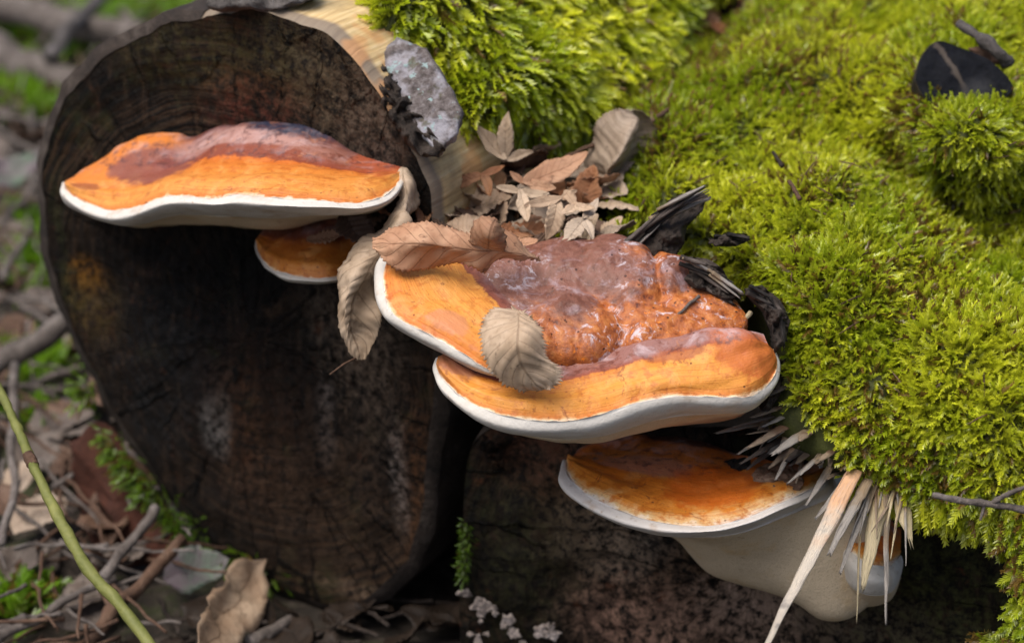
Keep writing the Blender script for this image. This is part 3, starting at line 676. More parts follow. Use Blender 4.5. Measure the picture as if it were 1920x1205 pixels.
def inside(poly, q):
    poly = np.asarray(poly, float); x, y = q[:, 0], q[:, 1]; r = np.zeros(len(q), bool)
    a = poly; b = np.roll(poly, -1, 0)
    for (x1, y1), (x2, y2) in zip(a, b):
        c = ((y1 > y) != (y2 > y)) & (x < (x2 - x1) * (y - y1) / (y2 - y1 + 1e-9) + x1); r ^= c
    return r
def poly_dist(poly, q):
    a = np.asarray(poly, float); b = np.roll(a, -1, 0); best = np.full(len(q), 1e9)
    for p1, p2 in zip(a, b):
        d = p2 - p1; t = np.clip(((q - p1) @ d) / (d @ d + 1e-9), 0, 1)
        best = np.minimum(best, np.linalg.norm(q - p1 - t[:, None] * d, axis=1))
    return best
def sample_grid(g, n, count, seed):
    r = np.random.default_rng(seed)
    a = np.linalg.norm(np.cross(g[1:, :-1] - g[:-1, :-1], g[:-1, 1:] - g[:-1, :-1]), axis=2).ravel()
    i = r.choice(len(a), count, p=a / a.sum()); h, wd = g.shape[0] - 1, g.shape[1] - 1
    y, x = np.divmod(i, wd); u = r.random((count, 1)); v = r.random((count, 1))
    P = (g[y, x] * (1 - u) + g[y, x + 1] * u) * (1 - v) + (g[y + 1, x] * (1 - u) + g[y + 1, x + 1] * u) * v
    return P, n[y, x]

STUB = [(1716, 150), (1728, 108), (1758, 78), (1800, 90), (1852, 112), (1892, 150), (1896, 172), (1870, 192), (1840, 216), (1800, 224), (1765, 203), (1733, 182)]
BARE = [STUB,
        [(1135, 500), (1150, 480), (1205, 432), (1255, 370), (1330, 355), (1330, 395), (1290, 440), (1270, 470), (1300, 470), (1385, 520), (1410, 535), (1460, 560), (1485, 610), (1490, 670), (1440, 800), (1380, 700), (1290, 560)],
        [(1370, 700), (1478, 640), (1492, 745), (1540, 800), (1592, 838), (1610, 900), (1400, 910)],
        [(1325, 440), (1400, 432), (1408, 458), (1330, 468)],
        [(1335, 0), (1420, -10), (1410, 45), (1350, 50), (1285, 30), (1290, 0)],
        ]
BARE[0] = [(1728, 148), (1738, 114), (1762, 90), (1800, 100), (1848, 122), (1878, 152), (1880, 168), (1862, 180), (1835, 200), (1800, 206), (1770, 190), (1742, 172)]
P, N_ = sample_grid(GM[9:], NMD[9:], 70000, 3)
q = proj(P)
keep = np.ones(len(P), bool)
for b in BARE: keep &= ~inside(b, q)
keep &= (q[:, 0] < 1990) & (q[:, 1] > -60)
thin = poly_dist([(1690, 330), (1760, 300), (1900, 330), (1920, 420), (1850, 470), (1760, 430)], q)
shade = inside([(1690, 330), (1740, 290), (1900, 320), (1920, 420), (1850, 470), (1760, 430)], q)
keep &= ~(shade & (RNG.random(len(P)) < 0.6))
P, N_, q = P[keep], N_[keep], q[keep]
lower = q[:, 1] > 560
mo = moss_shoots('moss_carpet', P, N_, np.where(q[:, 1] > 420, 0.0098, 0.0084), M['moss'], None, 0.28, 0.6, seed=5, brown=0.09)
tag(mo, 'thick yellow-green moss carpet covering the right log', 'moss', kind='stuff')
# fringe hanging over the broken edge
Pf, Nf = sample_grid(GM[4:16], NMD[4:16], 3600, 8); qf = proj(Pf)
k = (qf[:, 0] > 1500) & (qf[:, 1] > 640) & (qf[:, 0] < 1990) & ~inside(BARE[2], qf)
Pf, Nf = Pf[k], Nf[k]
hang = moss_shoots('hanging_shoots', Pf, Nf, 0.017, M['moss'], mo, 0.9, 0.35, seed=9)
tag(hang, kind='stuff')
# thin brown-capped stalks
r = np.random.default_rng(21); m = (q[:, 0] > 1180) & (q[:, 0] < 1640) & (q[:, 1] < 260) & (r.random(len(q)) < 0.028)
SV, SF, off = [], [], 0
for p in P[m]:
    h = r.uniform(0.010, 0.02); lean = np.r_[r.normal(0, 0.3, 2), 1]; lean /= np.linalg.norm(lean)
    pts = np.array([p, p + lean * h * 0.6, p + lean * h, p + lean * (h + 0.0012) + [0.0008, 0, 0], p + lean * (h + 0.003) + [0.0018, 0, -0.0003]])
    v, f = tube(pts, [0.00016, 0.00015, 0.00016, 0.0005, 0.0002], 4, cap=False); SV.append(v); SF.append(f + off); off += len(v)
nd_V, nd_F, off2 = [], [], 0; rn = np.random.default_rng(23)
for i in rn.choice(len(P), 170, replace=False):
    dv = rn.normal(0, 1, 3); dv -= (dv @ N_[i]) * N_[i] * 0.8; dv /= np.linalg.norm(dv); b0 = P[i] + N_[i] * 0.0065; L_ = rn.uniform(.006, .016)
    v, f = tube(np.array([b0 - dv * L_ / 2, b0 + N_[i] * .0006, b0 + dv * L_ / 2]), [0.0003, 0.00045, 0.0002], 5, cap=False); nd_V.append(v); nd_F.append(f + off2); off2 += len(v)
nd = add('fallen_needles', np.concatenate(nd_V), np.concatenate(nd_F), M['twig_brown'], mo); tag(nd, kind='stuff')
M['seta'] = plain('moss_stalk_red_brown', (0.10, 0.028, 0.010), (0.17, 0.06, 0.02), 200, 0.5)
so = add('spore_stalks', np.concatenate(SV), np.concatenate(SF), M['seta'], mo); tag(so, kind='stuff')

# moss cushion on the left log
LM = [(700, -60), (705, 20), (716, 68), (760, 74), (800, 108), (832, 150), (852, 220), (862, 242), (905, 236), (940, 232), (985, 262), (1040, 300), (1100, 300), (1150, 270), (1210, 200), (1260, 110), (1300, 20), (1300, -60)]
def build_left_moss():
    s = np.linspace(0.03, 0.46, 190); idx = np.r_[np.arange(215, 240), np.arange(0, 75)]
    fi = np.linspace(0, len(idx) - 1, 220); rg = np.stack([np.interp(fi, np.arange(len(idx)), RINGL[idx][:, c]) for c in range(3)], 1)
    rd = np.stack([np.interp(fi, np.arange(len(idx)), RADL[idx][:, c]) for c in range(3)], 1)
    g0 = rg[None] + DL * s[:, None, None]
    q = proj(g0.reshape(-1, 3)); ins = inside(LM, q) | (q[:, 1] < 0) & (q[:, 0] > 690); d = np.where(ins, poly_dist(LM, q), 0)
    d = np.where((q[:, 1] < 0) & ins, np.maximum(d, 60), d)
    th = (0.018 * np.clip(d / 55, 0, 1) ** 0.6 + np.where(ins, 0.001, -0.004)).reshape(g0.shape[:2])
    g = g0 + rd[None] * (th + 0.005 * fbm(g0, 28, 61, 2) * np.clip(th / 0.01, 0, 1))[..., None]
    n = gnormal(g); c = np.einsum('ijk,jk->ij', n, rd).mean()
    n = n if c > 0 else -n
    return g, n, ins.reshape(g0.shape[:2])
GLM, NLM, INS = build_left_moss()
F = quads(*GLM.shape[:2]); F = F[INS.reshape(-1)[F].any(1)]
mb = add('moss_cushion', GLM, F, M['mossbed']); tag(mb, 'bright green moss cushion on top of the left log beside the bark flake', 'moss', kind='stuff')
P2, N2 = sample_grid(GLM, NLM, 26000, 6); q2 = proj(P2); k = inside(LM, q2) | ((q2[:, 1] < 0) & (q2[:, 1] > -80) & (q2[:, 0] > 700) & (q2[:, 0] < 1400))
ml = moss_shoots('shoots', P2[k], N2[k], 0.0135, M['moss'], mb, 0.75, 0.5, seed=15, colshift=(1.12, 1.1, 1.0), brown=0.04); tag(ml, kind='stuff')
# short moss at the side of the trough
Pb, Nb = sample_grid(bed[30:], gnormal(bed)[30:] * (1 if gnormal(bed)[60, 25, 2] > 0 else -1), 9000, 16); qb = proj(Pb)
k = inside([(955, 235), (1000, 320), (1110, 305), (1160, 330), (1150, 380), (1140, 470), (1180, 470), (1260, 300), (1340, 40), (1250, 40), (1180, 150), (1040, 230)], qb)
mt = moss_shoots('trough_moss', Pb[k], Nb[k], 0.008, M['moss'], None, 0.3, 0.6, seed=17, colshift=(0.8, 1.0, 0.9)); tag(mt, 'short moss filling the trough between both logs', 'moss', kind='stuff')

# ------------------------------------------------------------------ fungi
def lerp_rows(a, b, f, n=200):
    a = resample(a, n); b = resample(b, n); return a * (1 - f) + b * f

def bracket_parts(parent, cap_rows, lip_rows, under_rows, mats, n=260, mc=90, wave=0.0010, seed=1, cap_pos=None, bumps=(), roll=0.35):
    cap = loft(cap_rows, n, mc, cap_pos); nn = gnormal(cap)
    if nn[..., 2].mean() < 0: nn = -nn
    S = np.broadcast_to(np.linspace(0, 1, mc)[:, None], cap.shape[:2]); T = np.broadcast_to(np.linspace(0, 1, n)[None], cap.shape[:2])
    fade = np.clip((1 - S) * 8, 0, 1) * np.clip(T * 20, 0, 1) * np.clip((1 - T) * 20, 0, 1)
    d = 0.0022 * fbm(cap, 26, seed, 2) + 0.45 * wave * np.sin(S * 34 + 3.0 * vnoise(cap, 25, seed + 3)) * np.clip((S - 0.25) * 2, 0, 1) + 0.0007 * vnoise(cap, 150, seed + 7)
    d = d + 0.0022 * np.exp(-((S - 0.80) / 0.14) ** 2)
    for (t0, s0, rt, rs, am) in bumps: d = d + am * np.exp(-((T - t0) / rt) ** 2 - ((S - s0) / rs) ** 2)
    cap = cap + nn * (d * fade)[..., None]
    edge_wob = 0.0011 * fbm(cap[-1], 130, seed + 9, 2)
    for q_ in range(6): cap[-1 - q_] += (np.array([0, -0.4, 0.9])[None] * edge_wob[:, None]) * (1 - q_ / 6)
    add('cap', cap, quads(mc, n), mats[0], parent, {'ts': np.stack([T, S, 0 * S], -1).reshape(-1, 3)})
    lip_rows = list(lip_rows) + [lerp_rows(under_rows[0], under_rows[1], roll)]; under_rows = [lip_rows[-1]] + list(under_rows[1:])
    lip = loft(lip_rows, n, 34); lip[0] = cap[-1]
    nl = gnormal(lip)
    if (nl[..., 1].mean() > 0): nl = -nl
    lip[1:-1] += nl[1:-1] * (0.0008 * fbm(lip[1:-1], 55, seed + 11, 2))[..., None]
    add('margin', lip, quads(34, n), mats[1], parent)
    und = loft(under_rows, n, 40); und[0] = lip[-1]
    nu = gnormal(und); und[1:] += nu[1:] * (0.0012 * fbm(und[1:], 45, seed + 13, 2))[..., None]
    add('pore_surface', und, quads(40, n), mats[2], parent)

# 1: the wide bracket on the left log
f1 = empty('bracket_fungus', onL([(440, 330)])[0]); tag(f1, 'wide orange bracket fungus with white rim on the cut end of the left log', 'fungus', 'bracket fungi on the logs')
b1 = onL([(135, 333, .030), (175, 305, .022), (245, 268, .012), (330, 250, .004), (360, 252, .002), (420, 240, 0), (480, 238, 0), (560, 238, 0), (610, 252, 0), (660, 280, 0), (710, 298, 0), (752, 312, 0)])
m1 = onL([(125, 338, .034), (160, 330, .040), (240, 318, .036), (340, 306, .034), (430, 300, .034), (520, 300, .032), (610, 312, .028), (680, 322, .02), (756, 316, .004)])
e1 = onL([(121, 342, .036), (128, 360, .046), (160, 380, .056), (210, 395, .062), (255, 388, .066), (300, 372, .068), (345, 368, .069), (400, 372, .070), (450, 366, .070), (540, 374, .068), (620, 377, .060), (680, 380, .050), (725, 366, .034), (750, 338, .014), (757, 318, .004)])
o1 = onL([(117, 343, .037), (117, 364, .049), (150, 392, .060), (205, 410, .067), (250, 404, .071), (300, 386, .073), (345, 381, .074), (400, 385, .075), (450, 382, .075), (540, 388, .073), (620, 390, .065), (680, 391, .054), (732, 374, .036), (756, 342, .014), (759, 320, .003)])
l1 = onL([(119, 350, .036), (122, 378, .046), (165, 406, .056), (225, 420, .062), (265, 416, .065), (310, 399, .066), (350, 394, .066), (400, 398, .066), (450, 396, .066), (540, 398, .064), (620, 398, .056), (680, 397, .047), (730, 381, .031), (753, 350, .010), (757, 325, .002)])
u1 = onL([(130, 362, .030), (140, 386, .034), (180, 410, .036), (240, 423, .036), (320, 416, .034), (400, 418, .03), (480, 426, .026), (540, 426, .022), (600, 412, .018), (660, 404, .014), (715, 390, .008), (745, 360, .003), (752, 330, 0)])
w1 = onL([(140, 362, -.012), (180, 408, -.012), (300, 420, -.012), (420, 424, -.012), (520, 428, -.012), (600, 416, -.012), (680, 404, -.012), (745, 360, -.012)])
bracket_parts(f1, [b1, m1, e1], [e1, o1, l1], [l1, u1, w1], (M['cap1'], M['white'], M['pore']), 320, 110, 0.0011, 3, bumps=[(.58, .22, .16, .2, .006), (.38, .3, .07, .3, -.0035), (.24, .15, .08, .25, .005), (.72, .45, .2, .12, -.002)])

# 2: the small bracket under it
f2 = empty('bracket_fungus', onL([(570, 460)])[0]); tag(f2, 'small dull orange bracket fungus tucked under the wide left bracket', 'fungus', 'bracket fungi on the logs')
b2 = onL([(492, 432, .010), (510, 412, .003), (550, 402, 0), (600, 398, 0), (660, 402, 0)])
e2 = onL([(482, 448, .014), (482, 466, .020), (498, 494, .028), (530, 512, .034), (570, 519, .036), (615, 520, .032), (650, 512, .02), (672, 490, .006)])
o2 = onL([(478, 450, .015), (478, 470, .022), (495, 500, .030), (530, 520, .037), (570, 527, .039), (615, 528, .035), (655, 518, .022), (676, 494, .006)])
l2 = onL([(482, 456, .012), (484, 478, .018), (500, 505, .025), (532, 523, .031), (570, 530, .033), (615, 531, .029), (655, 520, .017), (674, 496, .003)])
w2 = onL([(495, 462, -.01), (520, 500, -.01), (570, 520, -.01), (640, 515, -.01), (670, 490, -.01)])
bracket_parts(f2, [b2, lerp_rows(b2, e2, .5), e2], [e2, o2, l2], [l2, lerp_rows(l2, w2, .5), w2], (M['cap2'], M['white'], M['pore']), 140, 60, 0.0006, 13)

# 3: the big double bracket with the lumpy middle
f3 = empty('bracket_fungus', onM([(1100, 640, -.03)])[0]); tag(f3, 'largest double-lobed orange bracket fungus with glossy lumpy purple-brown middle', 'fungus', 'bracket fungi on the logs')
lowl = empty('lower_lobe', onM([(1100, 720)])[0], f3)
bA = onM([(850, 655, -.002), (900, 650, -.004), (960, 640, -.004), (1040, 640, -.002), (1120, 638, 0), (1200, 630, .002), (1300, 626, .006), (1380, 616, .008), (1432, 626, .004)])
mA = onM([(835, 662, .001), (880, 690, .003), (950, 708, .004), (1040, 706, .005), (1130, 690, .007), (1220, 668, .010), (1310, 650, .014), (1385, 640, .014), (1440, 645, .008)])
eA = onM([(822, 668, -.001), (818, 686, -.001), (832, 712, -.001), (870, 745, -.001), (930, 774, 0), (1000, 788, 0), (1070, 788, 0), (1140, 774, .001), (1205, 752, .003), (1280, 741, .004), (1350, 745, .003), (1410, 742, .001), (1448, 712, 0), (1458, 680, 0), (1450, 655, .002)])
oA = onM([(815, 672, -.004), (810, 695, -.004), (826, 730, -.004), (866, 765, -.004), (928, 796, -.004), (1000, 808, -.004), (1070, 807, -.004), (1140, 793, -.003), (1205, 770, -.001), (1280, 757, 0), (1350, 759, -.001), (1415, 755, -.003), (1455, 722, -.003), (1464, 684, -.003), (1454, 655, 0)])
lA = onM([(818, 682, -.010), (816, 706, -.010), (834, 742, -.010), (875, 778, -.010), (935, 806, -.010), (1005, 817, -.010), (1075, 818, -.010), (1145, 806, -.010), (1210, 784, -.008), (1285, 769, -.007), (1350, 769, -.008), (1412, 764, -.009), (1448, 732, -.009), (1458, 694, -.009), (1450, 662, -.006)])
uA = onM([(840, 690, -.03), (860, 730, -.028), (900, 775, -.026), (960, 810, -.026), (1030, 824, -.028), (1110, 829, -.032), (1180, 815, -.036), (1250, 800, -.038), (1320, 788, -.036), (1390, 776, -.03), (1430, 740, -.02), (1445, 690, -.015)])
wA = onM([(880, 690, -.06), (930, 760, -.06), (1020, 800, -.065), (1110, 812, -.065), (1220, 800, -.065), (1330, 790, -.06), (1400, 770, -.05), (1430, 700, -.04)])
bracket_parts(lowl, [bA, mA, eA], [eA, oA, lA], [lA, uA, wA], (M['capA'], M['white'], M['pore']), 340, 110, 0.0007, 23, bumps=[(.80, .28, .12, .14, .005), (.62, .30, .08, .12, .003), (.45, .35, .1, .1, -.002), (.93, .5, .06, .2, .003)])
upl = empty('upper_lobe', onM([(830, 590, .02)])[0], f3)
bB = onM([(800, 470, .010), (860, 470, .012), (900, 500, .014), (935, 540, .014), (965, 585, .014), (985, 640, .012), (985, 690, .008)])
eB = onM([(738, 474, .016), (722, 500, .018), (719, 535, .019), (732, 582, .019), (775, 612, .018), (830, 640, .016), (880, 670, .014), (920, 693, .011), (950, 702, .008)])
oB = onM([(718, 476, .012), (704, 503, .014), (703, 545, .015), (722, 594, .015), (770, 626, .014), (828, 656, .012), (880, 686, .010), (922, 704, .008), (955, 708, .006)])
lB = onM([(715, 484, .006), (702, 515, .006), (706, 558, .006), (730, 604, .006), (780, 638, .005), (836, 666, .004), (886, 694, .003), (928, 708, .002), (958, 710, .002)])
wB = onM([(760, 490, -.03), (750, 540, -.03), (770, 590, -.03), (830, 630, -.03), (900, 670, -.02), (960, 700, -.01)])
bracket_parts(upl, [bB, lerp_rows(bB, eB, .5) + NM * 0.003, eB], [eB, oB, lB], [lB, lerp_rows(lB, wB, .5), wB], (M['capB'], M['white'], M['pore']), 240, 90, 0.0005, 33, bumps=[(.35, .5, .12, .2, .002), (.62, .7, .12, .14, .0018)])
# lumpy core
LUMPS = [(900, 515, 60, 50, .011), (965, 540, 85, 55, .014), (1060, 530, 95, 55, .016), (1150, 528, 72, 52, .0185), (1188, 562, 42, 50, .017), (1055, 612, 82, 60, .015), (1110, 640, 44, 42, .015), (1010, 652, 44, 32, .012),
         (1255, 540, 40, 38, .017), (1222, 632, 82, 38, .012), (1300, 600, 78, 46, .009), (1270, 582, 62, 36, .010), (985, 590, 70, 50, .013), (1180, 610, 40, 26, .013)]
nx, ny = 330, 150
px = np.linspace(865, 1450, nx); py = np.linspace(472, 700, ny)
bx, by = np.meshgrid(px, py)
h = np.full(bx.shape, -0.006); wx = bx + 10 * vnoise(np.stack([bx, by, 0 * bx], -1), 0.03, 71); wy = by + 8 * vnoise(np.stack([bx, by, 0 * bx], -1), 0.03, 72)
for (cx, cy, rx, ry, hh) in LUMPS:
    d2 = ((wx - cx) / rx) ** 2 + ((wy - cy) / ry) ** 2
    hl = np.where(d2 < 1.6, hh * np.clip(1 - d2 / 1.6, 0, 1) ** 0.5, -1)
    kk = 0.0024; h = np.maximum(h, hl) + np.clip(kk - np.abs(h - hl), 0, None) ** 2 / (4 * kk)
base = np.array([[at_plane(x, y, OM, NM) for x in px] for y in py])
h = h + np.where(h > -0.004, 0.0014 * (0.5 - np.abs(fbm(base, 38, 75, 3))) + 0.0005 * fbm(base, 150, 76, 2) + 0.0003 * vnoise(base, 420, 79), 0)
core = base + NM * h[..., None]
orange = np.clip((bx - 1090) / 150, 0, 1) * 0.55 + np.clip((by - 575) / 60, 0, 1) * 0.6 + np.clip((0.014 - h) / 0.02, 0, 0.3)
CF = quads(ny, nx); CF = CF[(h.ravel()[CF] > -0.0055).any(1)]
add('lumpy_core', core, CF, M['core'], f3, {'hh': h.ravel(), 'orange': np.clip(orange, 0, 1).ravel()})

# 4: the lowest bracket
f4 = empty('bracket_fungus', onR([(1350, 950)])[0]); tag(f4, 'lowest orange bracket fungus with deep cream underside behind the splinters', 'fungus', 'bracket fungi on the logs')
b4 = onR([(1068, 858, .030), (1095, 838, .014), (1140, 822, .004), (1200, 814, 0), (1290, 822, 0), (1380, 846, 0), (1460, 860, 0), (1540, 862, 0)])
e4 = onR([(1062, 863, .036), (1066, 892, .056), (1100, 925, .070), (1150, 952, .078), (1210, 972, .084), (1270, 984, .086), (1340, 984, .084), (1400, 970, .078), (1460, 944, .066), (1510, 922, .050), (1545, 902, .034), (1566, 878, .015)])
o4 = onR([(1056, 862, .037), (1050, 904, .060), (1086, 942, .074), (1140, 970, .083), (1205, 990, .089), (1270, 998, .091), (1340, 996, .089), (1405, 981, .082), (1465, 956, .070), (1515, 934, .053), (1552, 910, .036), (1570, 884, .014)])
l4 = onR([(1058, 868, .034), (1062, 916, .052), (1100, 950, .064), (1152, 976, .072), (1212, 996, .077), (1275, 1004, .079), (1345, 1002, .077), (1408, 988, .071), (1468, 963, .060), (1518, 942, .045), (1560, 925, .034), (1600, 920, .02)])
u4 = onR([(1075, 895, .022), (1100, 935, .026), (1150, 968, .030), (1220, 992, .036), (1280, 1008, .046), (1340, 1030, .050), (1400, 1040, .050), (1460, 1040, .048), (1530, 1030, .044), (1600, 1010, .034), (1660, 980, .02)])
v4 = onR([(1090, 900, .004), (1130, 950, .006), (1200, 985, .010), (1270, 1005, .016), (1305, 1048, .024), (1350, 1084, .028), (1420, 1102, .030), (1480, 1122, .034), (1540, 1158, .036), (1590, 1158, .034), (1640, 1120, .026), (1670, 1060, .01)])
w4 = onR([(1100, 900, -.012), (1150, 955, -.012), (1220, 985, -.012), (1290, 1008, -.012), (1330, 1060, -.012), (1400, 1085, -.012), (1480, 1105, -.012), (1550, 1135, -.012), (1620, 1110, -.012), (1660, 1050, -.012)])
bracket_parts(f4, [b4, lerp_rows(b4, e4, .5) + np.array([0, 0, .003]), e4], [e4, o4, l4], [l4, u4, v4, w4], (M['cap4'], M['white4'], M['pore']), 300, 100, 0.0006, 43, roll=0.08)
M['decay'] = bark_material('decayed_flesh', (0.05, 0.03, 0.02), (0.22, 0.13, 0.085), (0.42, 0.31, 0.22))
M['char'] = plain('rotten_black_hole', (0.003, 0.002, 0.002), (0.008, 0.006, 0.005), 90)
px_lump_later = [('decayed_patch', [(1404, 888), (1425, 870), (1462, 862), (1495, 880), (1506, 905), (1488, 930), (1452, 950), (1420, 945), (1406, 915)], .036, 'decay', 61),
                 ('black_hollow', [(1332, 890), (1345, 868), (1378, 858), (1408, 862), (1402, 886), (1375, 902), (1348, 904)], .030, 'char', 62)]
side = empty('side_lobe', onR([(1640, 1040, .02)])[0], f4)
b5 = onR([(1585, 1000, .015), (1610, 965, .006), (1650, 950, .004), (1690, 990, .004)])
e5 = onR([(1582, 1015, .030), (1600, 1040, .044), (1630, 1057, .050), (1665, 1060, .042), (1688, 1040, .02)])
o5 = onR([(1576, 1030, .033), (1598, 1066, .050), (1632, 1088, .057), (1672, 1086, .048), (1692, 1052, .02)])
l5 = onR([(1574, 1060, .030), (1598, 1096, .046), (1635, 1112, .052), (1674, 1104, .043), (1690, 1070, .016)])
w5 = onR([(1570, 1100, .015), (1596, 1130, .02), (1630, 1138, .02), (1668, 1126, .015), (1686, 1085, .0)])
x5 = onR([(1570, 1090, -.01), (1600, 1110, -.01), (1650, 1110, -.01), (1680, 1080, -.01)])
bracket_parts(side, [b5, lerp_rows(b5, e5, .5), e5], [e5, o5, l5], [l5, w5, x5], (M['cap4'], M['white'], M['pore']), 100, 40, 0.0004, 53, roll=0.15)

# ------------------------------------------------------------------ bark flakes and broken wood
def lump(name, pts3, thick, mat, parent=None, rough=0.35, seed=1, axis=None, nring=14, nseg=64, scale=120, dome=1.0, grain=None, slab=0):
    """star-shaped chunk: outline (world points), front domed towards `axis`, real back"""
    if slab:
        pp_ = np.r_[pts3, pts3[:1]]; sl_ = np.r_[0, np.cumsum(np.linalg.norm(np.diff(pp_, axis=0), axis=1))]
        ring = np.stack([np.interp(np.linspace(0, sl_[-1], nseg + 1), sl_, pp_[:, k_]) for k_ in range(3)], 1)[:-1]
    else: ring = resample(np.r_[pts3, pts3[:1]], nseg + 1)[:-1]
    c = ring.mean(0)
    ax = axis if axis is not None else -FWD
    ax = np.asarray(ax, float) / np.linalg.norm(ax)
    lv = np.r_[[0.35, 0.9, 1.0], np.linspace(0.985, 0.0, nring)]
    off = np.r_[[-1.0, -0.8, -0.25], 0.35 * np.sqrt(np.clip(1 - np.linspace(0.985, 0, nring) ** 2, 0, 1)) * dome]
    if slab: off[3:] = 0.35 * (1 - np.linspace(0.985, 0, nring) ** slab)
    g = c + (ring - c)[None] * lv[:, None, None] + ax * (off * thick)[:, None, None]
    gq = g
    if grain is not None:
        gd = np.asarray(grain, float) / np.linalg.norm(grain); gq = g - 0.88 * (g @ gd)[..., None] * gd
    nn = fbm(gq, scale, seed, 4)
    if grain is not None: nn = (1 - 2 * np.abs(nn)) * 0.9
    g = g + ax * (rough * thick * nn)[..., None] * (lv[:, None, None] > -1) + (ring - c)[None] * ((0.05 if slab else 0.10) * fbm(gq, scale * 1.3, seed + 4, 3) * lv[:, None])[..., None]
    g[-1] = g[-1].mean(0)
    gr = (gq if grain is not None else g).reshape(-1, 3)
    return add(name, g, quads(len(lv), nseg, True), mat, parent, {'grain': gr})
def px_lump(name, poly, depth, thick, mat, parent=None, seed=1, tilt=(0, 0), **kw):
    cx = np.mean([p[0] for p in poly]); cy = np.mean([p[1] for p in poly])
    pts = dp([(x, y, depth + (x - cx) * tilt[0] * 2.6e-4 + (y - cy) * tilt[1] * 2.6e-4) for x, y in poly])
    return lump(name, pts, thick, mat, parent, seed=seed, **kw)

for nm_, poly, p_, mt_, sd_ in px_lump_later:
    lump(nm_, onR([(x, y, p_ + (y - 880) * 0.0004) for x, y in poly]), 0.005, M[mt_], f4, rough=0.5, seed=sd_, axis=(-0.1, -0.6, 0.8), scale=150, nring=20, nseg=90)
fl = px_lump('bark_flake', [(698, 108), (745, 70), (800, 92), (838, 150), (872, 214), (852, 266), (818, 292), (782, 244), (740, 176)], 1.097, 0.014, M['flake'], None, 4, (-0.35, -0.5), nring=34, nseg=140, rough=0.09, scale=110, slab=26)
px_lump('broken_edge', [(678, 118), (704, 100), (745, 150), (780, 200), (812, 250), (832, 280), (804, 296), (765, 272), (728, 220), (694, 168)], 1.094, 0.014, M['bark'], fl, 5, (-0.35, -0.5), nring=16, nseg=110, rough=0.5, scale=200)
tag(fl, 'lichen-speckled grey bark flake on the bare wood of the left log', 'bark')
tb = px_lump('bark_strip', [(395, -40), (470, -45), (590, -40), (600, -12), (560, 8), (510, 22), (465, 16), (395, 14)], 1.115, 0.015, M['bark_grey'], None, 8, (0, -0.6)); tag(tb, 'dark bark strip on top of the left log at the upper edge', 'bark')
bc = px_lump('bark_chunk', [(1140, 490), (1170, 462), (1205, 432), (1235, 405), (1262, 372), (1300, 358), (1328, 368), (1318, 395), (1290, 425), (1282, 460), (1265, 485), (1225, 505), (1180, 500)], 1.084, 0.02, M['bark'], RIGHT, 12, (-0.1, -0.7), nring=30, nseg=140, rough=0.3, scale=120, slab=5)
for i, (poly, d, sd_, mt_, gr_) in enumerate([
    ([(1268, 500), (1295, 480), (1330, 484), (1358, 510), (1385, 545), (1372, 566), (1335, 552), (1300, 540), (1272, 520)], 1.056, 14, 'shard', (1270, 490, 1385, 560)),
    ([(1395, 540), (1430, 535), (1462, 562), (1482, 602), (1476, 640), (1452, 665), (1448, 625), (1432, 585), (1408, 560)], 1.040, 15, 'shard', (1400, 540, 1470, 650)),
    ([(1328, 448), (1360, 438), (1400, 438), (1408, 450), (1380, 462), (1340, 462)], 1.072, 16, 'shard', (1328, 450, 1408, 450)),
    ([(1448, 660), (1470, 668), (1475, 700), (1462, 740), (1440, 775), (1425, 770), (1452, 720)], 1.052, 17, 'shard', (1460, 665, 1430, 775))]):
    px_lump('bark_chunk', poly, d, 0.012, M['bark'], RIGHT, sd_, (0, -0.6), nring=24, nseg=120, rough=0.45, scale=190, slab=4)
# stub of a cut branch
st_o = at_depth(1808, 150, 1.143); st_n = np.array([-0.10, -0.80, 0.60]); st_n /= np.linalg.norm(st_n)
ring = resample(on([(x, y) for x, y in STUB + STUB[:1]], st_o, st_n), 81)[:-1]; sc_ = ring.mean(0)
lv = np.linspace(1, 0, 24)
gs = sc_ + (ring - sc_)[None] * lv[:, None, None]; gs = gs + st_n * (0.0012 * fbm(gs, 90, 81))[..., None]
g = G('stub_cut_black'); ts = g.attr('rc', 'Vector'); nz = g.noise(80, 4, 0.6); nf = g.noise(400, 4, 0.65)
c = g.ramp(nf, [(0.3, (0.002, 0.0025, 0.004)), (0.7, (0.006, 0.007, 0.011))])
sepx = g.t.nodes.new('ShaderNodeSeparateXYZ'); g.put(sepx.inputs[0], ts)
ln = g.math('ABSOLUTE', g.math('ADD', g.math('ADD', sepx.outputs[0], g.math('MULTIPLY', sepx.outputs[1], 0.55)), g.math('MULTIPLY', g.math('SUBTRACT', nz, 0.5), 0.012)))
c = g.mix(g.math('MULTIPLY', g.step(ln, 0.0008, 0.0028, 0.6, 0), g.step(sepx.outputs[1], -0.012, 0.004)), c, (0.10, 0.08, 0.065))
c = g.mix(g.math('MULTIPLY', g.dot_mask(ts, 0.008, -0.008, 0.008, 0.008, nf), 0.35), c, (0.06, 0.06, 0.065))
M['stub'] = g.done(c, 0.75, g.bump(nf, 0.5, 0.001), **{'Specular IOR Level': 0.12})
us = np.array([1.0, 0, 0]); us = us - (us @ st_n) * st_n; us /= np.linalg.norm(us); vs = np.cross(st_n, us)
qq = gs.reshape(-1, 3) - sc_
stub = empty('branch_stub', sc_ - st_n * 0.03, RIGHT); stub['label'] = 'black sawn branch stub ringed by moss'
add('cut_face', gs, quads(24, 80, True), M['stub'], stub, {'rc': np.stack([qq @ us, qq @ vs, 0 * qq[:, 0]], 1)})
sb = ring[None] - st_n * np.array([0, 0.002, 0.03, 0.07])[:, None, None] + (ring - sc_)[None] * np.array([0, 0.03, 0.06, 0.1])[:, None, None]
add('bark', sb, quads(4, 80, True), M['bark'], stub)
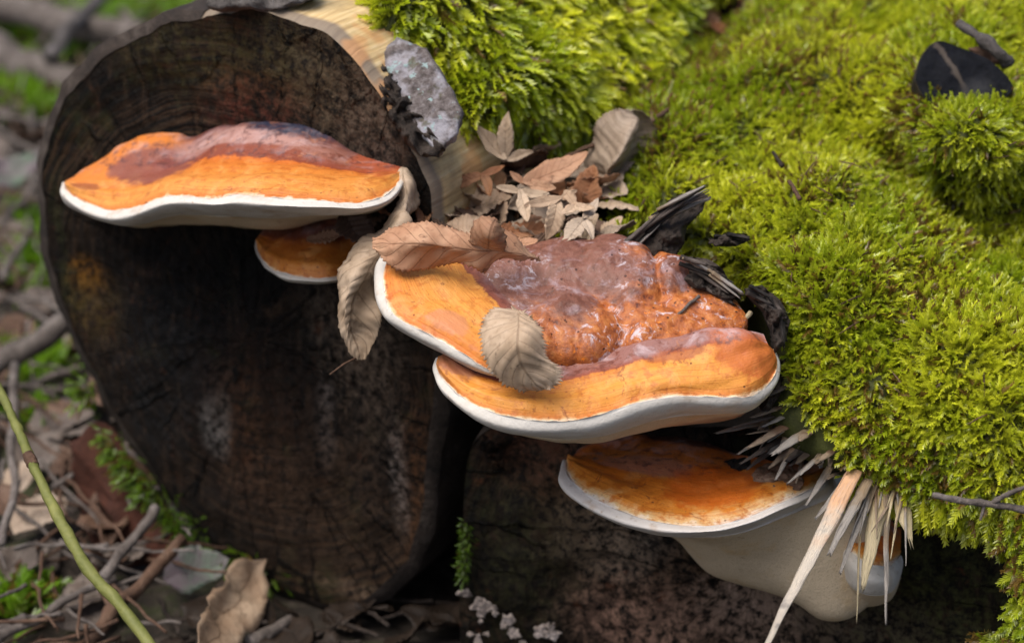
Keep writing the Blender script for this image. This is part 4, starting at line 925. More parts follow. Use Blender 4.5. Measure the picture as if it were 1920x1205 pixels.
px_lump('bark_chunk', [(1815, 92), (1850, 84), (1880, 100), (1890, 125), (1860, 120), (1835, 108)], 1.155, 0.003, M['twig_brown'], RIGHT, 19, rough=0.4, slab=5)
tw = add_tube('twig', resample(dp([(1798, 42, 1.16), (1835, 70, 1.15), (1870, 98, 1.145), (1890, 118, 1.15)]), 20), np.linspace(0.0026, 0.0042, 20), M['bark_grey'], None, 14, 0.45, 5); tag(tw, 'short thick bark-covered twig beside the black branch stub', 'twig')

# splinters sticking out of the broken front edge
def splinter(p0, p1, w0, w1, mat, parent=RIGHT, flat=0.35, seed=1, bend=0.0, n=18):
    t = np.linspace(0, 1, n)[:, None]; P = np.asarray(p0) * (1 - t) + np.asarray(p1) * t
    L = np.linalg.norm(np.asarray(p1) - p0); P = P + np.array([0.3, 0, 1]) * (bend * L * np.sin(math.pi * t)) + 0.006 * L * np.stack([vnoise(P, 90, seed + k) for k in range(3)], 1)
    rad = (w0 + (w1 - w0) * t[:, 0] ** 1.2) * (1 + 0.10 * vnoise(P, 140, seed + 5)); rad *= np.interp(t[:, 0], [0, 0.65, 1], [1, 0.95, 0.5])
    return add_tube('splinter', P, rad, M[mat], parent, 12, 0.14, seed, flat, jag=max(w0, w1) * 0.7)
SPL = [(1605, 880, 1.035, 1425, 1230, .965, .0058, .0026, 'spl_fresh'), (1628, 898, 1.035, 1556, 1035, 1.00, .0042, .0026, 'spl_grey'), (1640, 905, 1.04, 1575, 1072, 1.005, .0030, .0016, 'spl_grey'),
       (1655, 915, 1.04, 1618, 1100, 1.01, .0066, .0028, 'spl_straw'), (1612, 1000, 1.02, 1606, 1165, 1.01, .0022, .0015, 'spl_straw'), (1662, 930, 1.035, 1662, 1168, 1.01, .0022, .0010, 'spl_grey'),
       (1685, 915, 1.045, 1708, 1018, 1.02, .0075, .0022, 'spl_straw'), (1600, 890, 1.045, 1530, 970, 1.02, .0040, .0018, 'spl_grey'), (1560, 870, 1.05, 1512, 945, 1.03, .003, .0014, 'spl_grey'),
       (1645, 900, 1.05, 1640, 1010, 1.03, .005, .002, 'spl_straw'), (1530, 860, 1.05, 1478, 905, 1.03, .0024, .0012, 'spl_grey')]
for i, (x0, y0, d0, x1, y1, d1, w0, w1, mt_) in enumerate(SPL):
    w0, w1 = w0 * 0.74, w1 * 0.8
    splinter(at_depth(x0, y0, d0), at_depth(x1, y1, d1), w0, w1, mt_, seed=100 + i)
rs_ = random.Random(12)
for i in range(16):
    x0 = rs_.uniform(1575, 1700); y0 = 885 + (x0 - 1575) * 0.25; L_ = rs_.uniform(30, 150); a_ = math.radians(rs_.uniform(86, 122))
    splinter(at_depth(x0, y0, 1.04), at_depth(x0 + L_ * math.cos(a_), y0 + L_ * math.sin(a_), 1.04 - L_ * 2.2e-4), rs_.uniform(.0005, .0013), .0004, rs_.choice(['spl_grey', 'spl_straw', 'spl_brown']), seed=900 + i, flat=0.5, bend=rs_.uniform(-.04, .04))
rr = random.Random(5)
FIB = [(1430, 790, 1342, 812, .0042), (1470, 800, 1405, 838, .0040), (1500, 790, 1425, 822, .0036), (1480, 815, 1390, 868, .0034), (1515, 808, 1450, 850, .0046), (1500, 825, 1445, 875, .0036), (1520, 828, 1478, 862, .0044),
       (1462, 830, 1402, 878, .0030), (1440, 815, 1385, 850, .0026), (1540, 850, 1500, 890, .0022), (1480, 850, 1455, 898, .0020), (1508, 850, 1492, 905, .0014), (1455, 700, 1420, 725, .0026), (1470, 690, 1450, 705, .003),
       (1475, 735, 1418, 752, .0026), (1470, 760, 1410, 782, .0032), (1480, 720, 1440, 742, .0028), (1450, 780, 1375, 800, .0024), (1492, 770, 1430, 800, .0028)]
for _ in range(20):
    x0, y0 = rr.uniform(1430, 1575), 0
    y0 = 770 + (x0 - 1430) * 0.65 + rr.uniform(-15, 25); L_ = rr.uniform(14, 62); a_ = math.radians(rr.uniform(105, 172) if x0 < 1520 else rr.uniform(85, 140))
    FIB.append((x0, y0, x0 + L_ * math.cos(a_), y0 + L_ * math.sin(a_) * 0.8, rr.uniform(.001, .0042)))
for i, (x0, y0, x1, y1, w0) in enumerate(FIB):
    d = 1.056 + rr.uniform(-.014, .010)
    splinter(at_depth(x0, y0, d), at_depth(x1, y1, d - 0.02), w0 * 0.75, w0 * 0.5, rr.choice(['spl_grey', 'spl_dark', 'spl_brown', 'spl_grey']), seed=200 + i, flat=0.3)

# weathered fibres of the bark chunks round the hollow
def bundle(path, d, count, spread, wmin, wmax, mats, seed, lmin=0.35, lmax=0.7):
    rb = np.random.default_rng(seed); fine = catmull(np.array(path, float), np.linspace(0, len(path) - 1, 60))
    for i in range(count):
        t0 = rb.uniform(-0.05, 1 - lmin); t1 = min(1.03, t0 + rb.uniform(lmin, lmax))
        a, b_ = fine[int(np.clip(t0, 0, 1) * 59)], fine[int(np.clip(t1, 0, 1) * 59)]
        if np.linalg.norm(b_ - a) < 15: continue
        n_ = np.array([-(b_ - a)[1], (b_ - a)[0]]) / np.linalg.norm(b_ - a); o_ = rb.uniform(-spread, spread); a = a + n_ * o_; b_ = b_ + n_ * (o_ + rb.uniform(-5, 5)); dd = d + o_ * 2e-4 + rb.uniform(-.003, .003)
        splinter(at_depth(a[0], a[1], dd), at_depth(b_[0], b_[1], dd + rb.uniform(-.006, .004)), rb.uniform(wmin, wmax), rb.uniform(wmin, wmax) * 0.7, mats[i % len(mats)], seed=seed * 50 + i, flat=0.6)
bundle([(1150, 488), (1195, 448), (1240, 405), (1290, 370), (1326, 364)], 1.074, 22, 16, .0012, .0028, ['spl_grey', 'spl_dark', 'spl_char', 'spl_dark', 'spl_grey'], 3)
bundle([(1272, 498), (1310, 510), (1350, 532), (1385, 560)], 1.052, 22, 20, .0012, .0026, ['spl_dark', 'spl_grey', 'spl_char', 'spl_dark'], 4)
bundle([(1402, 545), (1440, 562), (1466, 600), (1468, 655)], 1.036, 16, 12, .0012, .0024, ['spl_char', 'spl_dark', 'spl_char'], 5, 0.2, 0.45)
bundle([(1330, 450), (1370, 446), (1405, 450)], 1.07, 8, 8, .001, .002, ['spl_dark', 'spl_char'], 6)

# pale lichen crusts and moss at the foot of the right log
for i, poly in enumerate([[(868, 1110), (890, 1088), (905, 1100), (905, 1125), (930, 1140), (925, 1160), (895, 1155), (880, 1140)], [(870, 1165), (905, 1160), (940, 1180), (975, 1185), (985, 1230), (870, 1230)],
                          [(935, 1158), (955, 1150), (972, 1170), (965, 1195), (945, 1185)], [(1005, 1165), (1025, 1158), (1050, 1180), (1055, 1205), (1020, 1200), (1002, 1185)]]):
    rl = np.random.default_rng(140 + i); mn, mx = np.min(poly, 0), np.max(poly, 0); made = 0
    while made < 11:
        cx, cy = rl.uniform(mn, mx)
        if not inside(poly, np.array([[cx, cy]]))[0]: continue
        an = np.sort(rl.uniform(0, 6.28, 9)); rr_ = rl.uniform(4, 15) * rl.uniform(0.45, 1.2, 9)
        lump('lichen_crust', onR([(cx + q_ * math.cos(t_), cy + 0.8 * q_ * math.sin(t_), .0045 + rl.uniform(0, .002)) for t_, q_ in zip(an, rr_)]), 0.0012, M['lichen'], RIGHT, rough=0.8, seed=200 + 20 * i + made, axis=NR + rl.normal(0, .25, 3), scale=400, nring=8, nseg=30, slab=5)
        made += 1

# ------------------------------------------------------------------ leaves
def sheet(name, rows, mat, parent=None, n=90, m=26, saw=0.0011, teeth=26, corr=0.0007, veins=11, seed=1, crumple=0.0012, thick=0.00022, bow=0.0, tip=True):
    g = loft(rows, n, m)
    nn = gnormal(g); V_ = np.linspace(-1, 1, m)[:, None]; U_ = np.linspace(0, 1, n)[None]
    g = g + nn * (corr * np.sin(2 * math.pi * (U_ * veins - 1.7 * np.abs(V_))) + bow * (1 - V_ ** 2) + crumple * fbm(g, 60, seed, 2))[..., None]
    for e, i in ((0, 1), (-1, -2)):
        o = g[e] - g[i]; o /= np.linalg.norm(o, axis=1, keepdims=True) + 1e-9
        t = np.linspace(0, teeth, n); s = (t % 1.0) * saw * (0.6 + 0.8 * (vnoise(g[e], 200, seed + 2) * 0.5 + 0.5)); g[e] += o * s[:, None]
    T = np.broadcast_to(U_, g.shape[:2]); S = np.broadcast_to(V_, g.shape[:2])
    o = add(name, g, quads(m, n), mat, parent, {'ts': np.stack([T, S, 0 * S], -1).reshape(-1, 3)})
    sm = o.modifiers.new('thickness', 'SOLIDIFY'); sm.thickness = thick; sm.offset = 0
    return o
def simple_leaf(name, base, tip, width, up, mat, fold=0.15, curl=0.15, twist=0.0, seed=1, n=44, m=13, saw=0.0008, parent=None, veins=9, shape=0.8, stem=0.0):
    base = np.asarray(base, float); tip = np.asarray(tip, float); ax = tip - base; L = np.linalg.norm(ax); ax /= L
    up = np.asarray(up, float); up = up - (up @ ax) * ax; up /= np.linalg.norm(up); sd_ = np.cross(ax, up)
    u = np.linspace(0, 1, n)[None]; v = np.linspace(-1, 1, m)[:, None]
    hw = width * np.sin(math.pi * np.clip(u, 0, 1) ** shape) ** 0.85 + 0.0002
    hw = hw * (1 + 0.22 * np.where(v > 0, vnoise(np.stack([u * 5, 0 * u + seed, 0 * u], -1)), vnoise(np.stack([u * 5, 0 * u + seed, 0 * u + 7.3], -1))))
    tw_ = twist * (u - 0.3)
    s_ = sd_[None, None] * np.cos(tw_)[..., None] + up * np.sin(tw_)[..., None]; w_ = up * np.cos(tw_)[..., None] - sd_ * np.sin(tw_)[..., None]
    g = base + ax * (u * L)[..., None] + s_ * (v * hw)[..., None] + w_ * (fold * np.abs(v) * hw + curl * L * (u - 0.45) ** 2 + 0.0006 * np.sin(2 * math.pi * (u * veins - 1.6 * np.abs(v))) * (hw > 0.003))[..., None]
    g = g + (np.stack([fbm(g, 70, seed + k, 2) for k in range(3)], -1)) * 0.24 * width
    for e, i in ((0, 1), (-1, -2)):
        o = g[e] - g[i]; o /= np.linalg.norm(o, axis=1, keepdims=True) + 1e-9; g[e] += o * (((np.linspace(0, 22, n)) % 1.0) * saw)[:, None]
    T = np.broadcast_to(u, g.shape[:2]); S = np.broadcast_to(v, g.shape[:2])
    o = add(name, g, quads(m, n), mat, parent, {'ts': np.stack([T, S, 0 * S], -1).reshape(-1, 3)})
    sm = o.modifiers.new('thickness', 'SOLIDIFY'); sm.thickness = 0.00025; sm.offset = 0
    return o

# leaf on the big fungus
l = sheet('leaf', [onM([(968, 582, .030), (925, 583, .033), (906, 612, .032), (908, 650, .028), (922, 688, .022), (948, 716, .015), (985, 730, .012), (1012, 732, .012)]),
                   onM([(970, 582, .031), (958, 612, .039), (952, 650, .036), (960, 690, .026), (985, 715, .019), (1015, 733, .013)]),
                   onM([(974, 583, .032), (985, 615, .042), (990, 655, .037), (1002, 690, .026), (1012, 712, .020), (1022, 731, .014)]),
                   onM([(978, 585, .032), (1008, 610, .039), (1018, 640, .036), (1022, 668, .030), (1040, 685, .026), (1048, 702, .022), (1040, 718, .018), (1025, 731, .015)])],
          M['lf_tan'], None, 200, 40, 0.0030, 34, 0.00022, 8, 3); tag(l, 'tan-grey veined leaf lying on the largest bracket fungus', 'leaf')
add_tube('stalk', dp([(975, 585, 1.045), (977, 572, 1.045), (974, 558, 1.048)]), [0.0007, 0.0006, 0.0005], M['twig_brown'], l, 6)
# big leaf behind the upper lobe
l = sheet('leaf', [onM([(1018, 484, .022), (985, 462, .030), (950, 440, .036), (905, 446, .038), (860, 436, .040), (810, 424, .042), (765, 420, .040), (730, 432, .036), (700, 452, .030)]),
                   onM([(1018, 486, .022), (960, 474, .034), (900, 470, .034), (840, 464, .040), (790, 458, .042), (740, 456, .038), (698, 458, .030)]),
                   onM([(1016, 488, .022), (980, 488, .026), (945, 482, .028), (925, 498, .024), (905, 508, .022), (880, 492, .028), (850, 490, .028), (820, 499, .026), (770, 503, .026), (735, 497, .028), (712, 476, .030), (698, 462, .030)])],
          M['lf_brown'], None, 180, 34, 0.0015, 38, 0.0002, 9, 5, 0.0032); tag(l, 'large pinkish-brown serrated leaf overlapping the upper edge of the largest fungus', 'leaf')
sheet('curled_flap', [onM([(880, 458, .038), (884, 430, .046), (895, 408, .050), (915, 404, .050)]), onM([(915, 468, .038), (918, 445, .050), (922, 425, .054), (928, 412, .052)]), onM([(945, 472, .036), (948, 455, .042), (945, 440, .044), (938, 425, .046)])], M['lf_brown'], l, 30, 14, 0.0008, 8, 0.0004, 4, 6)
# hanging leaf in front of the left log
l = sheet('leaf', [dp([(753, 318, 1.10), (748, 372, 1.09), (735, 410, 1.085), (695, 440, 1.08), (650, 470, 1.075), (626, 520, 1.07), (628, 570, 1.07), (634, 620, 1.07), (650, 655, 1.072), (668, 674, 1.075)]),
                   dp([(755, 318, 1.10), (757, 372, 1.085), (752, 415, 1.075), (718, 455, 1.07), (680, 495, 1.062), (652, 550, 1.060), (648, 600, 1.062), (655, 640, 1.068), (672, 674, 1.075)]),
                   dp([(757, 318, 1.10), (770, 362, 1.088), (772, 408, 1.082), (742, 450, 1.076), (706, 500, 1.072), (690, 545, 1.072), (680, 600, 1.07), (685, 640, 1.072), (678, 674, 1.075)]),
                   dp([(758, 318, 1.10), (784, 362, 1.10), (788, 395, 1.095), (762, 440, 1.09), (720, 490, 1.085), (700, 540, 1.08), (714, 585, 1.072), (706, 632, 1.072), (684, 674, 1.075)])],
          M['lf_tan'], None, 150, 36, 0.0009, 44, 0.00022, 24, 7, 0.0055); tag(l, 'ribbed tan leaf hanging limply between the small and the largest fungus', 'leaf')
add_tube('stalk', dp([(670, 670, 1.075), (645, 682, 1.07), (618, 702, 1.068)]), [0.0006, 0.0005, 0.0004], M['twig_brown'], l, 6)
# upright grey leaf
l = sheet('leaf', [dp([(1140, 345, 1.170), (1100, 308, 1.170), (1112, 262, 1.165), (1118, 232, 1.160), (1140, 212, 1.155), (1165, 204, 1.150)]),
                   dp([(1144, 346, 1.165), (1128, 312, 1.155), (1145, 272, 1.150), (1160, 236, 1.150), (1170, 206, 1.150)]),
                   dp([(1146, 346, 1.165), (1142, 322, 1.145), (1165, 292, 1.140), (1185, 252, 1.145), (1196, 222, 1.150), (1176, 206, 1.150)]),
                   dp([(1148, 346, 1.165), (1168, 318, 1.165), (1190, 290, 1.165), (1202, 250, 1.165), (1200, 222, 1.160), (1185, 208, 1.155)]),
                   dp([(1150, 346, 1.165), (1185, 318, 1.175), (1218, 290, 1.170), (1228, 250, 1.165), (1218, 232, 1.160), (1202, 212, 1.155)])],
          M['lf_grey'], None, 120, 40, 0.0014, 26, 0.0002, 9, 9, 0.0022); tag(l, 'folded grey-brown leaf standing upright against the moss', 'leaf')
# three-lobed seed bracts
def bract(name, base, dirs, up, mat, label, seed=1, k=9):
    root = empty(name, base); tag(root, label, 'seed bract', 'winged seed bracts in the trough')
    for i, (d, L) in enumerate(dirs):
        simple_leaf('lobe', base - d * 0.0012, base + d * L, L * (0.17 if i == 0 else 0.15), up, mat, 0.25, [0.25, -0.3, 0.5][(i + seed) % 3], [-0.8, 0.9, 0.4][(i + seed) % 3], seed * 7 + i, 30, 9, 0.0003, root, 7, 0.9)
    return root
def pd(x0, y0, x1, y1, dd=0.0, d=1.15):           # direction and length between two photo points, second one dd deeper
    v = at_depth(x1, y1, d + dd) - at_depth(x0, y0, d); return v / np.linalg.norm(v), np.linalg.norm(v)
CAMUP = -FWD * 0.6 + np.array([0, 0, 0.8])
def br(x, y, d, tips, mat, label, seed, k=9):
    d = d - 0.034
    tips = [(x + (a_ - x) * 1.2, y + (b_ - y) * 1.2, c_) for a_, b_, c_ in tips]
    bract('seed_bract', at_depth(x, y, d), [pd(x, y, a, b, dd, d) for a, b, dd in tips], -FWD * 0.8 + np.array([0.1, 0, 0.5]), M[mat], label, seed, k)
br(945, 300, 1.165, [(948, 224, -.005), (898, 245, 0), (990, 285, 0)], 'lf_tan', 'pale three-lobed seed bract standing tallest in front of the bare wood', 1)
br(985, 345, 1.150, [(1085, 308, .01), (1035, 352, -.01), (960, 325, 0)], 'lf_brown', 'long-winged seed bract reaching right towards the upright leaf', 2)
br(975, 360, 1.135, [(990, 408, -.012), (938, 352, 0), (1020, 368, 0)], 'lf_tan', 'brownish seed bract drooping above the large pinkish leaf', 3)
br(1050, 375, 1.130, [(1030, 435, -.015), (995, 385, 0), (1075, 360, .005)], 'lf_pale', 'pale seed bract pointing down with a dotted midrib', 4)
br(1080, 385, 1.125, [(1110, 398, -.01), (1055, 402, -.01), (1060, 360, .01)], 'lf_pale', 'whitish seed bract lying between the bracts and the standing brown leaf', 5)
br(1095, 410, 1.118, [(1062, 452, -.015), (1110, 440, -.01), (1118, 385, .01)], 'lf_grey', 'grey torn seed bract under the standing brown leaf', 6)
br(905, 330, 1.155, [(855, 345, 0), (940, 318, 0), (920, 362, -.01)], 'lf_rust', 'rusty curled seed bract at the foot of the bare wood', 7)
# litter leaves in the trough
def lit(x0, y0, x1, y1, d, wpx, mat, label, seed, dd=-0.01, fold=0.2, curl=0.25, twist=0.3, up=None, saw=0.0007):
    if 770 < x0 < 1160 and 290 < y0 < 480: d = d - 0.018
    o = simple_leaf('leaf', at_depth(x0, y0, d), at_depth(x1, y1, d + dd), wpx * K * d, CAMUP if up is None else up, M[mat], fold, curl, twist, seed, saw=saw)
    tag(o, label, 'leaf'); return o
lit(1085, 400, 1115, 315, 1.155, 26, 'lf_rust', 'rust-brown folded leaf standing with a pale midrib', 61, 0.01, 0.6, 0.2)
lit(830, 395, 960, 375, 1.15, 36, 'lf_pale', 'pale crumpled leaf flat behind the large pinkish leaf', 62, 0.0)
lit(790, 430, 812, 350, 1.125, 14, 'lf_rust', 'small red-brown leaf upright beside the cut end rim', 63, 0.01, 0.9, 0.4)
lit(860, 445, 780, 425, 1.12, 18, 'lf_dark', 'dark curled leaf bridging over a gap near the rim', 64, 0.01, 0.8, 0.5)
lit(930, 440, 1040, 425, 1.115, 22, 'lf_rust', 'orange-brown leaf half hidden behind the curled flap', 65, 0.01)
lit(1000, 450, 1060, 465, 1.108, 15, 'lf_dark', 'small purplish-brown leaf beside the lichen-covered twig piece', 66, 0.0, 0.5)
lit(1085, 470, 1140, 445, 1.105, 10, 'lf_rust', 'narrow rust-coloured leaf curl next to the green moss edge', 67, 0.0, 0.9, 0.4)
lit(1130, 440, 1165, 410, 1.13, 13, 'lf_tan', 'small pale leaf tip against the moss edge', 68, 0.01)
lit(870, 395, 930, 345, 1.16, 24, 'lf_tan', 'tan leaf tilted under the rusty bract', 69, 0.01)
lit(1010, 400, 1060, 345, 1.165, 22, 'lf_brown', 'brown leaf buried behind the pale bracts', 70, 0.01)
lit(1060, 330, 1130, 300, 1.19, 22, 'lf_grey', 'greyish leaf lying at the foot of the upright leaf', 71, 0.01)
lit(1070, 455, 1120, 405, 1.115, 18, 'lf_tan', 'tan leaf shard leaning on the moss edge', 72, 0.01, 0.4)
lit(940, 465, 1010, 455, 1.102, 14, 'lf_brown', 'brown leaf scrap behind the large leaf tip', 73, 0.0)
lit(580, 455, 650, 440, 1.125, 14, 'lf_brown', 'brown curled leaf scrap lying on the small bracket', 74, -.005, 0.4, 0.5)
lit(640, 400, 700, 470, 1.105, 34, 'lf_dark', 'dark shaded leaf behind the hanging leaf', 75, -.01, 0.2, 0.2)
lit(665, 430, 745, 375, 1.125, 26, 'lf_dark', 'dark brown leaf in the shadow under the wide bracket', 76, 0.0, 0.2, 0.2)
mats_ = ['lf_brown', 'lf_tan', 'lf_rust', 'lf_grey', 'lf_dark', 'lf_pale']
r = np.random.default_rng(77)
for i in range(66):
    for _ in range(30):
        x, y = r.uniform(770, 1150), r.uniform(300, 485)
        if inside([(770, 440), (800, 375), (880, 330), (960, 300), (1090, 310), (1140, 345), (1140, 460), (1060, 485), (780, 485)], np.array([[x, y]]))[0]: break
    drop = 0.428 + 0.000085 * (y - 400) ; p = at_drop(x, y, drop)
    a = r.uniform(0, 6.28); L = r.uniform(0.016, 0.036); dvec = np.array([math.cos(a), math.sin(a), r.uniform(-0.1, 0.35)])
    o = simple_leaf('leaf_scrap', p, p + dvec * L, L * r.uniform(0.28, 0.45), r.normal(0, 0.45, 3) + [0, -0.2, 1], M[mats_[i % 6]], r.uniform(-0.3, 0.8), r.uniform(-0.4, 0.7), r.uniform(-1, 1), 300 + i, 26, 9)
    tag(o, ['pinkish-brown', 'tan', 'rusty', 'grey', 'dark brown', 'pale'][i % 6] + ' leaf scrap ' + ('at the back of the litter by the bare wood' if y < 370 else 'in the litter just behind the large pinkish leaf' if x < 960 else 'in the litter near the right-hand moss edge'), 'leaf', 'leaf scraps in the trough litter')
# knobbly lichen-covered twig piece
ck = add_tube('twig_piece', resample(dp([(1040, 474, 1.098), (1065, 468, 1.094), (1098, 462, 1.098)]), 40), 0.0031 * np.ones(40), M['bark_grey'], None, 16, 0.9, 91); tag(ck, 'knobbly dark grey twig piece beside the leaf stalk', 'twig')
r = np.random.default_rng(5); pp = at_depth(1046, 456, 1.095) + r.normal(0, 0.0012, (26, 3)); nn_ = r.normal(0, 0.3, (26, 3)) + [0, -0.2, 1]; nn_ /= np.linalg.norm(nn_, axis=1, keepdims=True)
tu = moss_shoots('moss_tuft', pp, nn_, 0.007, M['moss'], None, 0.1, 0.3, seed=3); tag(tu, 'tiny light green moss tuft on the knobbly twig piece', 'moss', kind='stuff')

def stick(x0, y0, d0, x1, y1, d1, r0, r1, mat, label, seed, bend=0.02, group=None, cat='twig', name='twig', n=14, rough=0.2):
    t = np.linspace(0, 1, n)[:, None]; P = at_depth(x0, y0, d0) * (1 - t) + at_depth(x1, y1, d1) * t; L = np.linalg.norm(P[-1] - P[0])
    P = P + bend * L * np.stack([vnoise(t * np.ones((1, 3)), 3.0, seed + k) for k in range(3)], 1)
    o = add_tube(name, P, np.linspace(r0, r1, n), M[mat], None, 8, rough, seed); tag(o, label, cat, group); return o
stick(1480, 340, 1.10, 1500, 375, 1.085, .0010, .0012, 'twig_brown', 'thin pinkish-brown stick lying on the moss below the dark needle', 1)
stick(1450, 285, 1.125, 1466, 312, 1.115, .0009, .0011, 'bark', 'thin dark needle of wood lying in the middle of the moss', 2)
stick(1062, 293, 1.16, 1112, 272, 1.165, .0012, .0012, 'twig_brown', 'short stick on the moss left of the upright leaf', 3)
stick(1248, 200, 1.195, 1262, 150, 1.215, .0012, .0008, 'stem', 'blue-green grass blade tip above the upright leaf', 4, cat='grass blade', name='grass_blade')
stick(1222, 228, 1.17, 1252, 205, 1.18, .0012, .0012, 'twig_brown', 'short twig right of the upright leaf tip', 5)
stick(1165, 25, 1.27, 1200, 48, 1.255, .0010, .0008, 'twig_brown', 'thin brown stalk curved over the left moss cushion', 6)
stick(1258, 600, 1.035, 1312, 555, 1.045, .0006, .0009, 'twig', 'thin grey stalk leaning over the lumpy middle of the fungus', 7)
stick(1378, 622, 1.045, 1408, 585, 1.05, .0012, .0014, 'spl_straw', 'flat straw splint in the dark hollow behind the largest fungus', 8)
stick(1325, 560, 1.06, 1365, 585, 1.06, .0018, .0008, 'bark', 'dark wood sliver in the hollow under the bark', 9)
lit(1298, 530, 1330, 575, 1.055, 12, 'lf_tan', 'small tan leaf remnant under the grey bark shard', 78, 0.0, 0.4, 0.2)
tg = empty('forked_twig', at_depth(1850, 945, .985)); tag(tg, 'thin grey forked twig at the right edge below the moss', 'twig')
def tube_child(name, pts, r0, r1, mat, parent, seed=1, sides=8):
    P = resample(dp(pts), 22); add_tube(name, P, np.linspace(r0, r1, 22), M[mat], parent, sides, 0.25, seed)
tube_child('main_stem', [(1748, 927, .985), (1800, 938, .985), (1860, 945, .985), (1935, 958, .985)], .0014, .0019, 'twig', tg, 3)
tube_child('side_shoot', [(1858, 945, .985), (1885, 928, .982), (1935, 908, .98)], .0013, .0011, 'twig', tg, 4)
tube_child('side_shoot', [(1846, 945, .985), (1838, 975, .987)], .0011, .0005, 'twig', tg, 5)
# brown leaves on the dark hollow at the top of the mound
lit(1290, 20, 1350, 45, 1.345, 22, 'lf_brown', 'brown leaf in the dark dip at the top edge', 79, 0.0)
lit(1410, -10, 1405, 45, 1.355, 14, 'lf_tan', 'narrow tan leaf hanging in the dark dip at the top edge', 80, 0.0)
lit(1330, 50, 1400, 70, 1.335, 12, 'lf_rust', 'small rusty leaf below the dark dip', 81, 0.0)
px_lump('bark_chunk', [(1300, -20), (1420, -20), (1415, 30), (1385, 42), (1350, 30)], 1.365, 0.02, M['bark'], RIGHT, 20)

# right edge: moss hanging on the flank beside the frame edge
r = np.random.default_rng(31); nfl = 2600
fx = r.uniform(1855, 1990, nfl); fy = r.uniform(930, 1230, nfl); kf = fx > 1850 + 70 * np.abs(np.sin((fy - 930) / 95)) * (fy < 1180)
Pq = np.array([at_depth(x, y, 1.035 - (x - 1850) * 2.0e-4 + r.uniform(-.006, .006)) for x, y in zip(fx[kf], fy[kf])])
Nq = np.tile(np.array([-0.35, -0.75, 0.3]) / np.linalg.norm([-0.35, -0.75, 0.3]), (len(Pq), 1))
mr = moss_shoots('moss_curtain', Pq, Nq, 0.012, M['moss'], None, 0.7, 0.5, seed=33, brown=0.12, colshift=(0.8, 0.85, 0.9)); tag(mr, 'olive moss curtain hanging down at the lower right edge', 'moss', kind='stuff')
gx_ = np.stack([dp([(x, y, 1.04 - (x - 1850) * 2.0e-4) for x in np.linspace(1905, 2050, 14)]) for y in np.linspace(920, 1240, 30)])
gx_ = gx_ + np.array([0, .01, 0]) * (fbm(gx_, 50, 99))[..., None]
eb = add('earth_bank', gx_, quads(30, 14), M['mossbed'], mr)
# moss on the rims of both cut ends
def rim_moss(name, poly3, N0, count, length, label, seed, colshift, w_=0.004):
    r = np.random.default_rng(seed); P = resample(poly3, count) + r.normal(0, w_, (count, 3)); N = np.tile(N0 / np.linalg.norm(N0), (count, 1)) + r.normal(0, 0.3, (count, 3)); N /= np.linalg.norm(N, axis=1, keepdims=True)
    o = moss_shoots(name, P, N, length, M['moss'], None, 0.3, 0.6, seed=seed, colshift=colshift); tag(o, label, 'moss', kind='stuff'); return o
rim_moss('rim_moss', onR([(872, 980, .004), (874, 1010, .006), (870, 1050, .006), (868, 1090, .006)]), NR - UR * 0.3, 300, 0.0026, 'narrow bright green moss strip on the left rim of the dark right end', 41, (0.25, 0.42, 0.4), 0.0013)
rim_moss('rim_moss', onL([(195, 815, .006), (225, 855, .006), (270, 905, .006), (300, 945, .006), (345, 990, .006), (370, 1005, .006)]), NL - UL * 0.7, 420, 0.006, 'patchy moss along the lower left rim of the left log', 42, (0.30, 0.5, 0.5), 0.004)
rim_moss('rim_moss', onL([(440, 1050, .006), (470, 1075, .006), (500, 1090, .006)]), NL, 160, 0.007, 'small green moss tuft at the bottom rim of the left log', 43, (0.3, 0.5, 0.4), 0.005)
rim_moss('rim_moss', onL([(155, 725, .0), (165, 745, .0)]), NL - UL, 90, 0.006, 'tiny moss tuft on the left flank of the left log', 44, (0.3, 0.5, 0.4), 0.004)

# ------------------------------------------------------------------ forest floor at the left
def region(x, y):
    if y < 130: return 'among the thick branches in the top left corner'
    if y < 420: return 'level with the wide bracket at the left edge'
    if y < 700: return 'beside the dark left flank of the log'
    if y < 960: return 'left of the red-brown bark slab'
    return 'below the green stem in the lower left corner'
def gstick(x0, y0, h0, x1, y1, h1, r0, r1, mat, label, seed, group=None, cat='twig', name='twig', bend=0.03, n=16, rough=0.25):
    t = np.linspace(0, 1, n)[:, None]; P = gnd(x0, y0, h0) * (1 - t) + gnd(x1, y1, h1) * t; L = np.linalg.norm(P[-1] - P[0])
    P = P + bend * L * np.stack([vnoise(t * np.ones((1, 3)), 3.0, seed + k) for k in range(3)], 1)
    o = add_tube(name, P, np.linspace(r0, r1, n), M[mat], None, 10, rough, seed); tag(o, label, cat, group); return o
gstick(-120, 60, .03, 170, 175, .02, .019, .016, 'twig', 'thick grey fallen branch lowest of those behind the left log', 51, cat='branch', name='fallen_branch')
gstick(-80, 0, .05, 420, 115, .03, .017, .013, 'twig', 'pale grey fallen branch crossing the top left corner', 52, cat='branch', name='fallen_branch')
gstick(90, 100, .05, 215, -25, .06, .008, .007, 'bark_grey', 'dark diagonal branch over the top left branches', 53, cat='branch', name='fallen_branch')
gstick(-60, 712, .04, 125, 606, .05, .0075, .0065, 'twig', 'smooth grey branch sticking out left of the log', 54, cat='branch', name='fallen_branch')
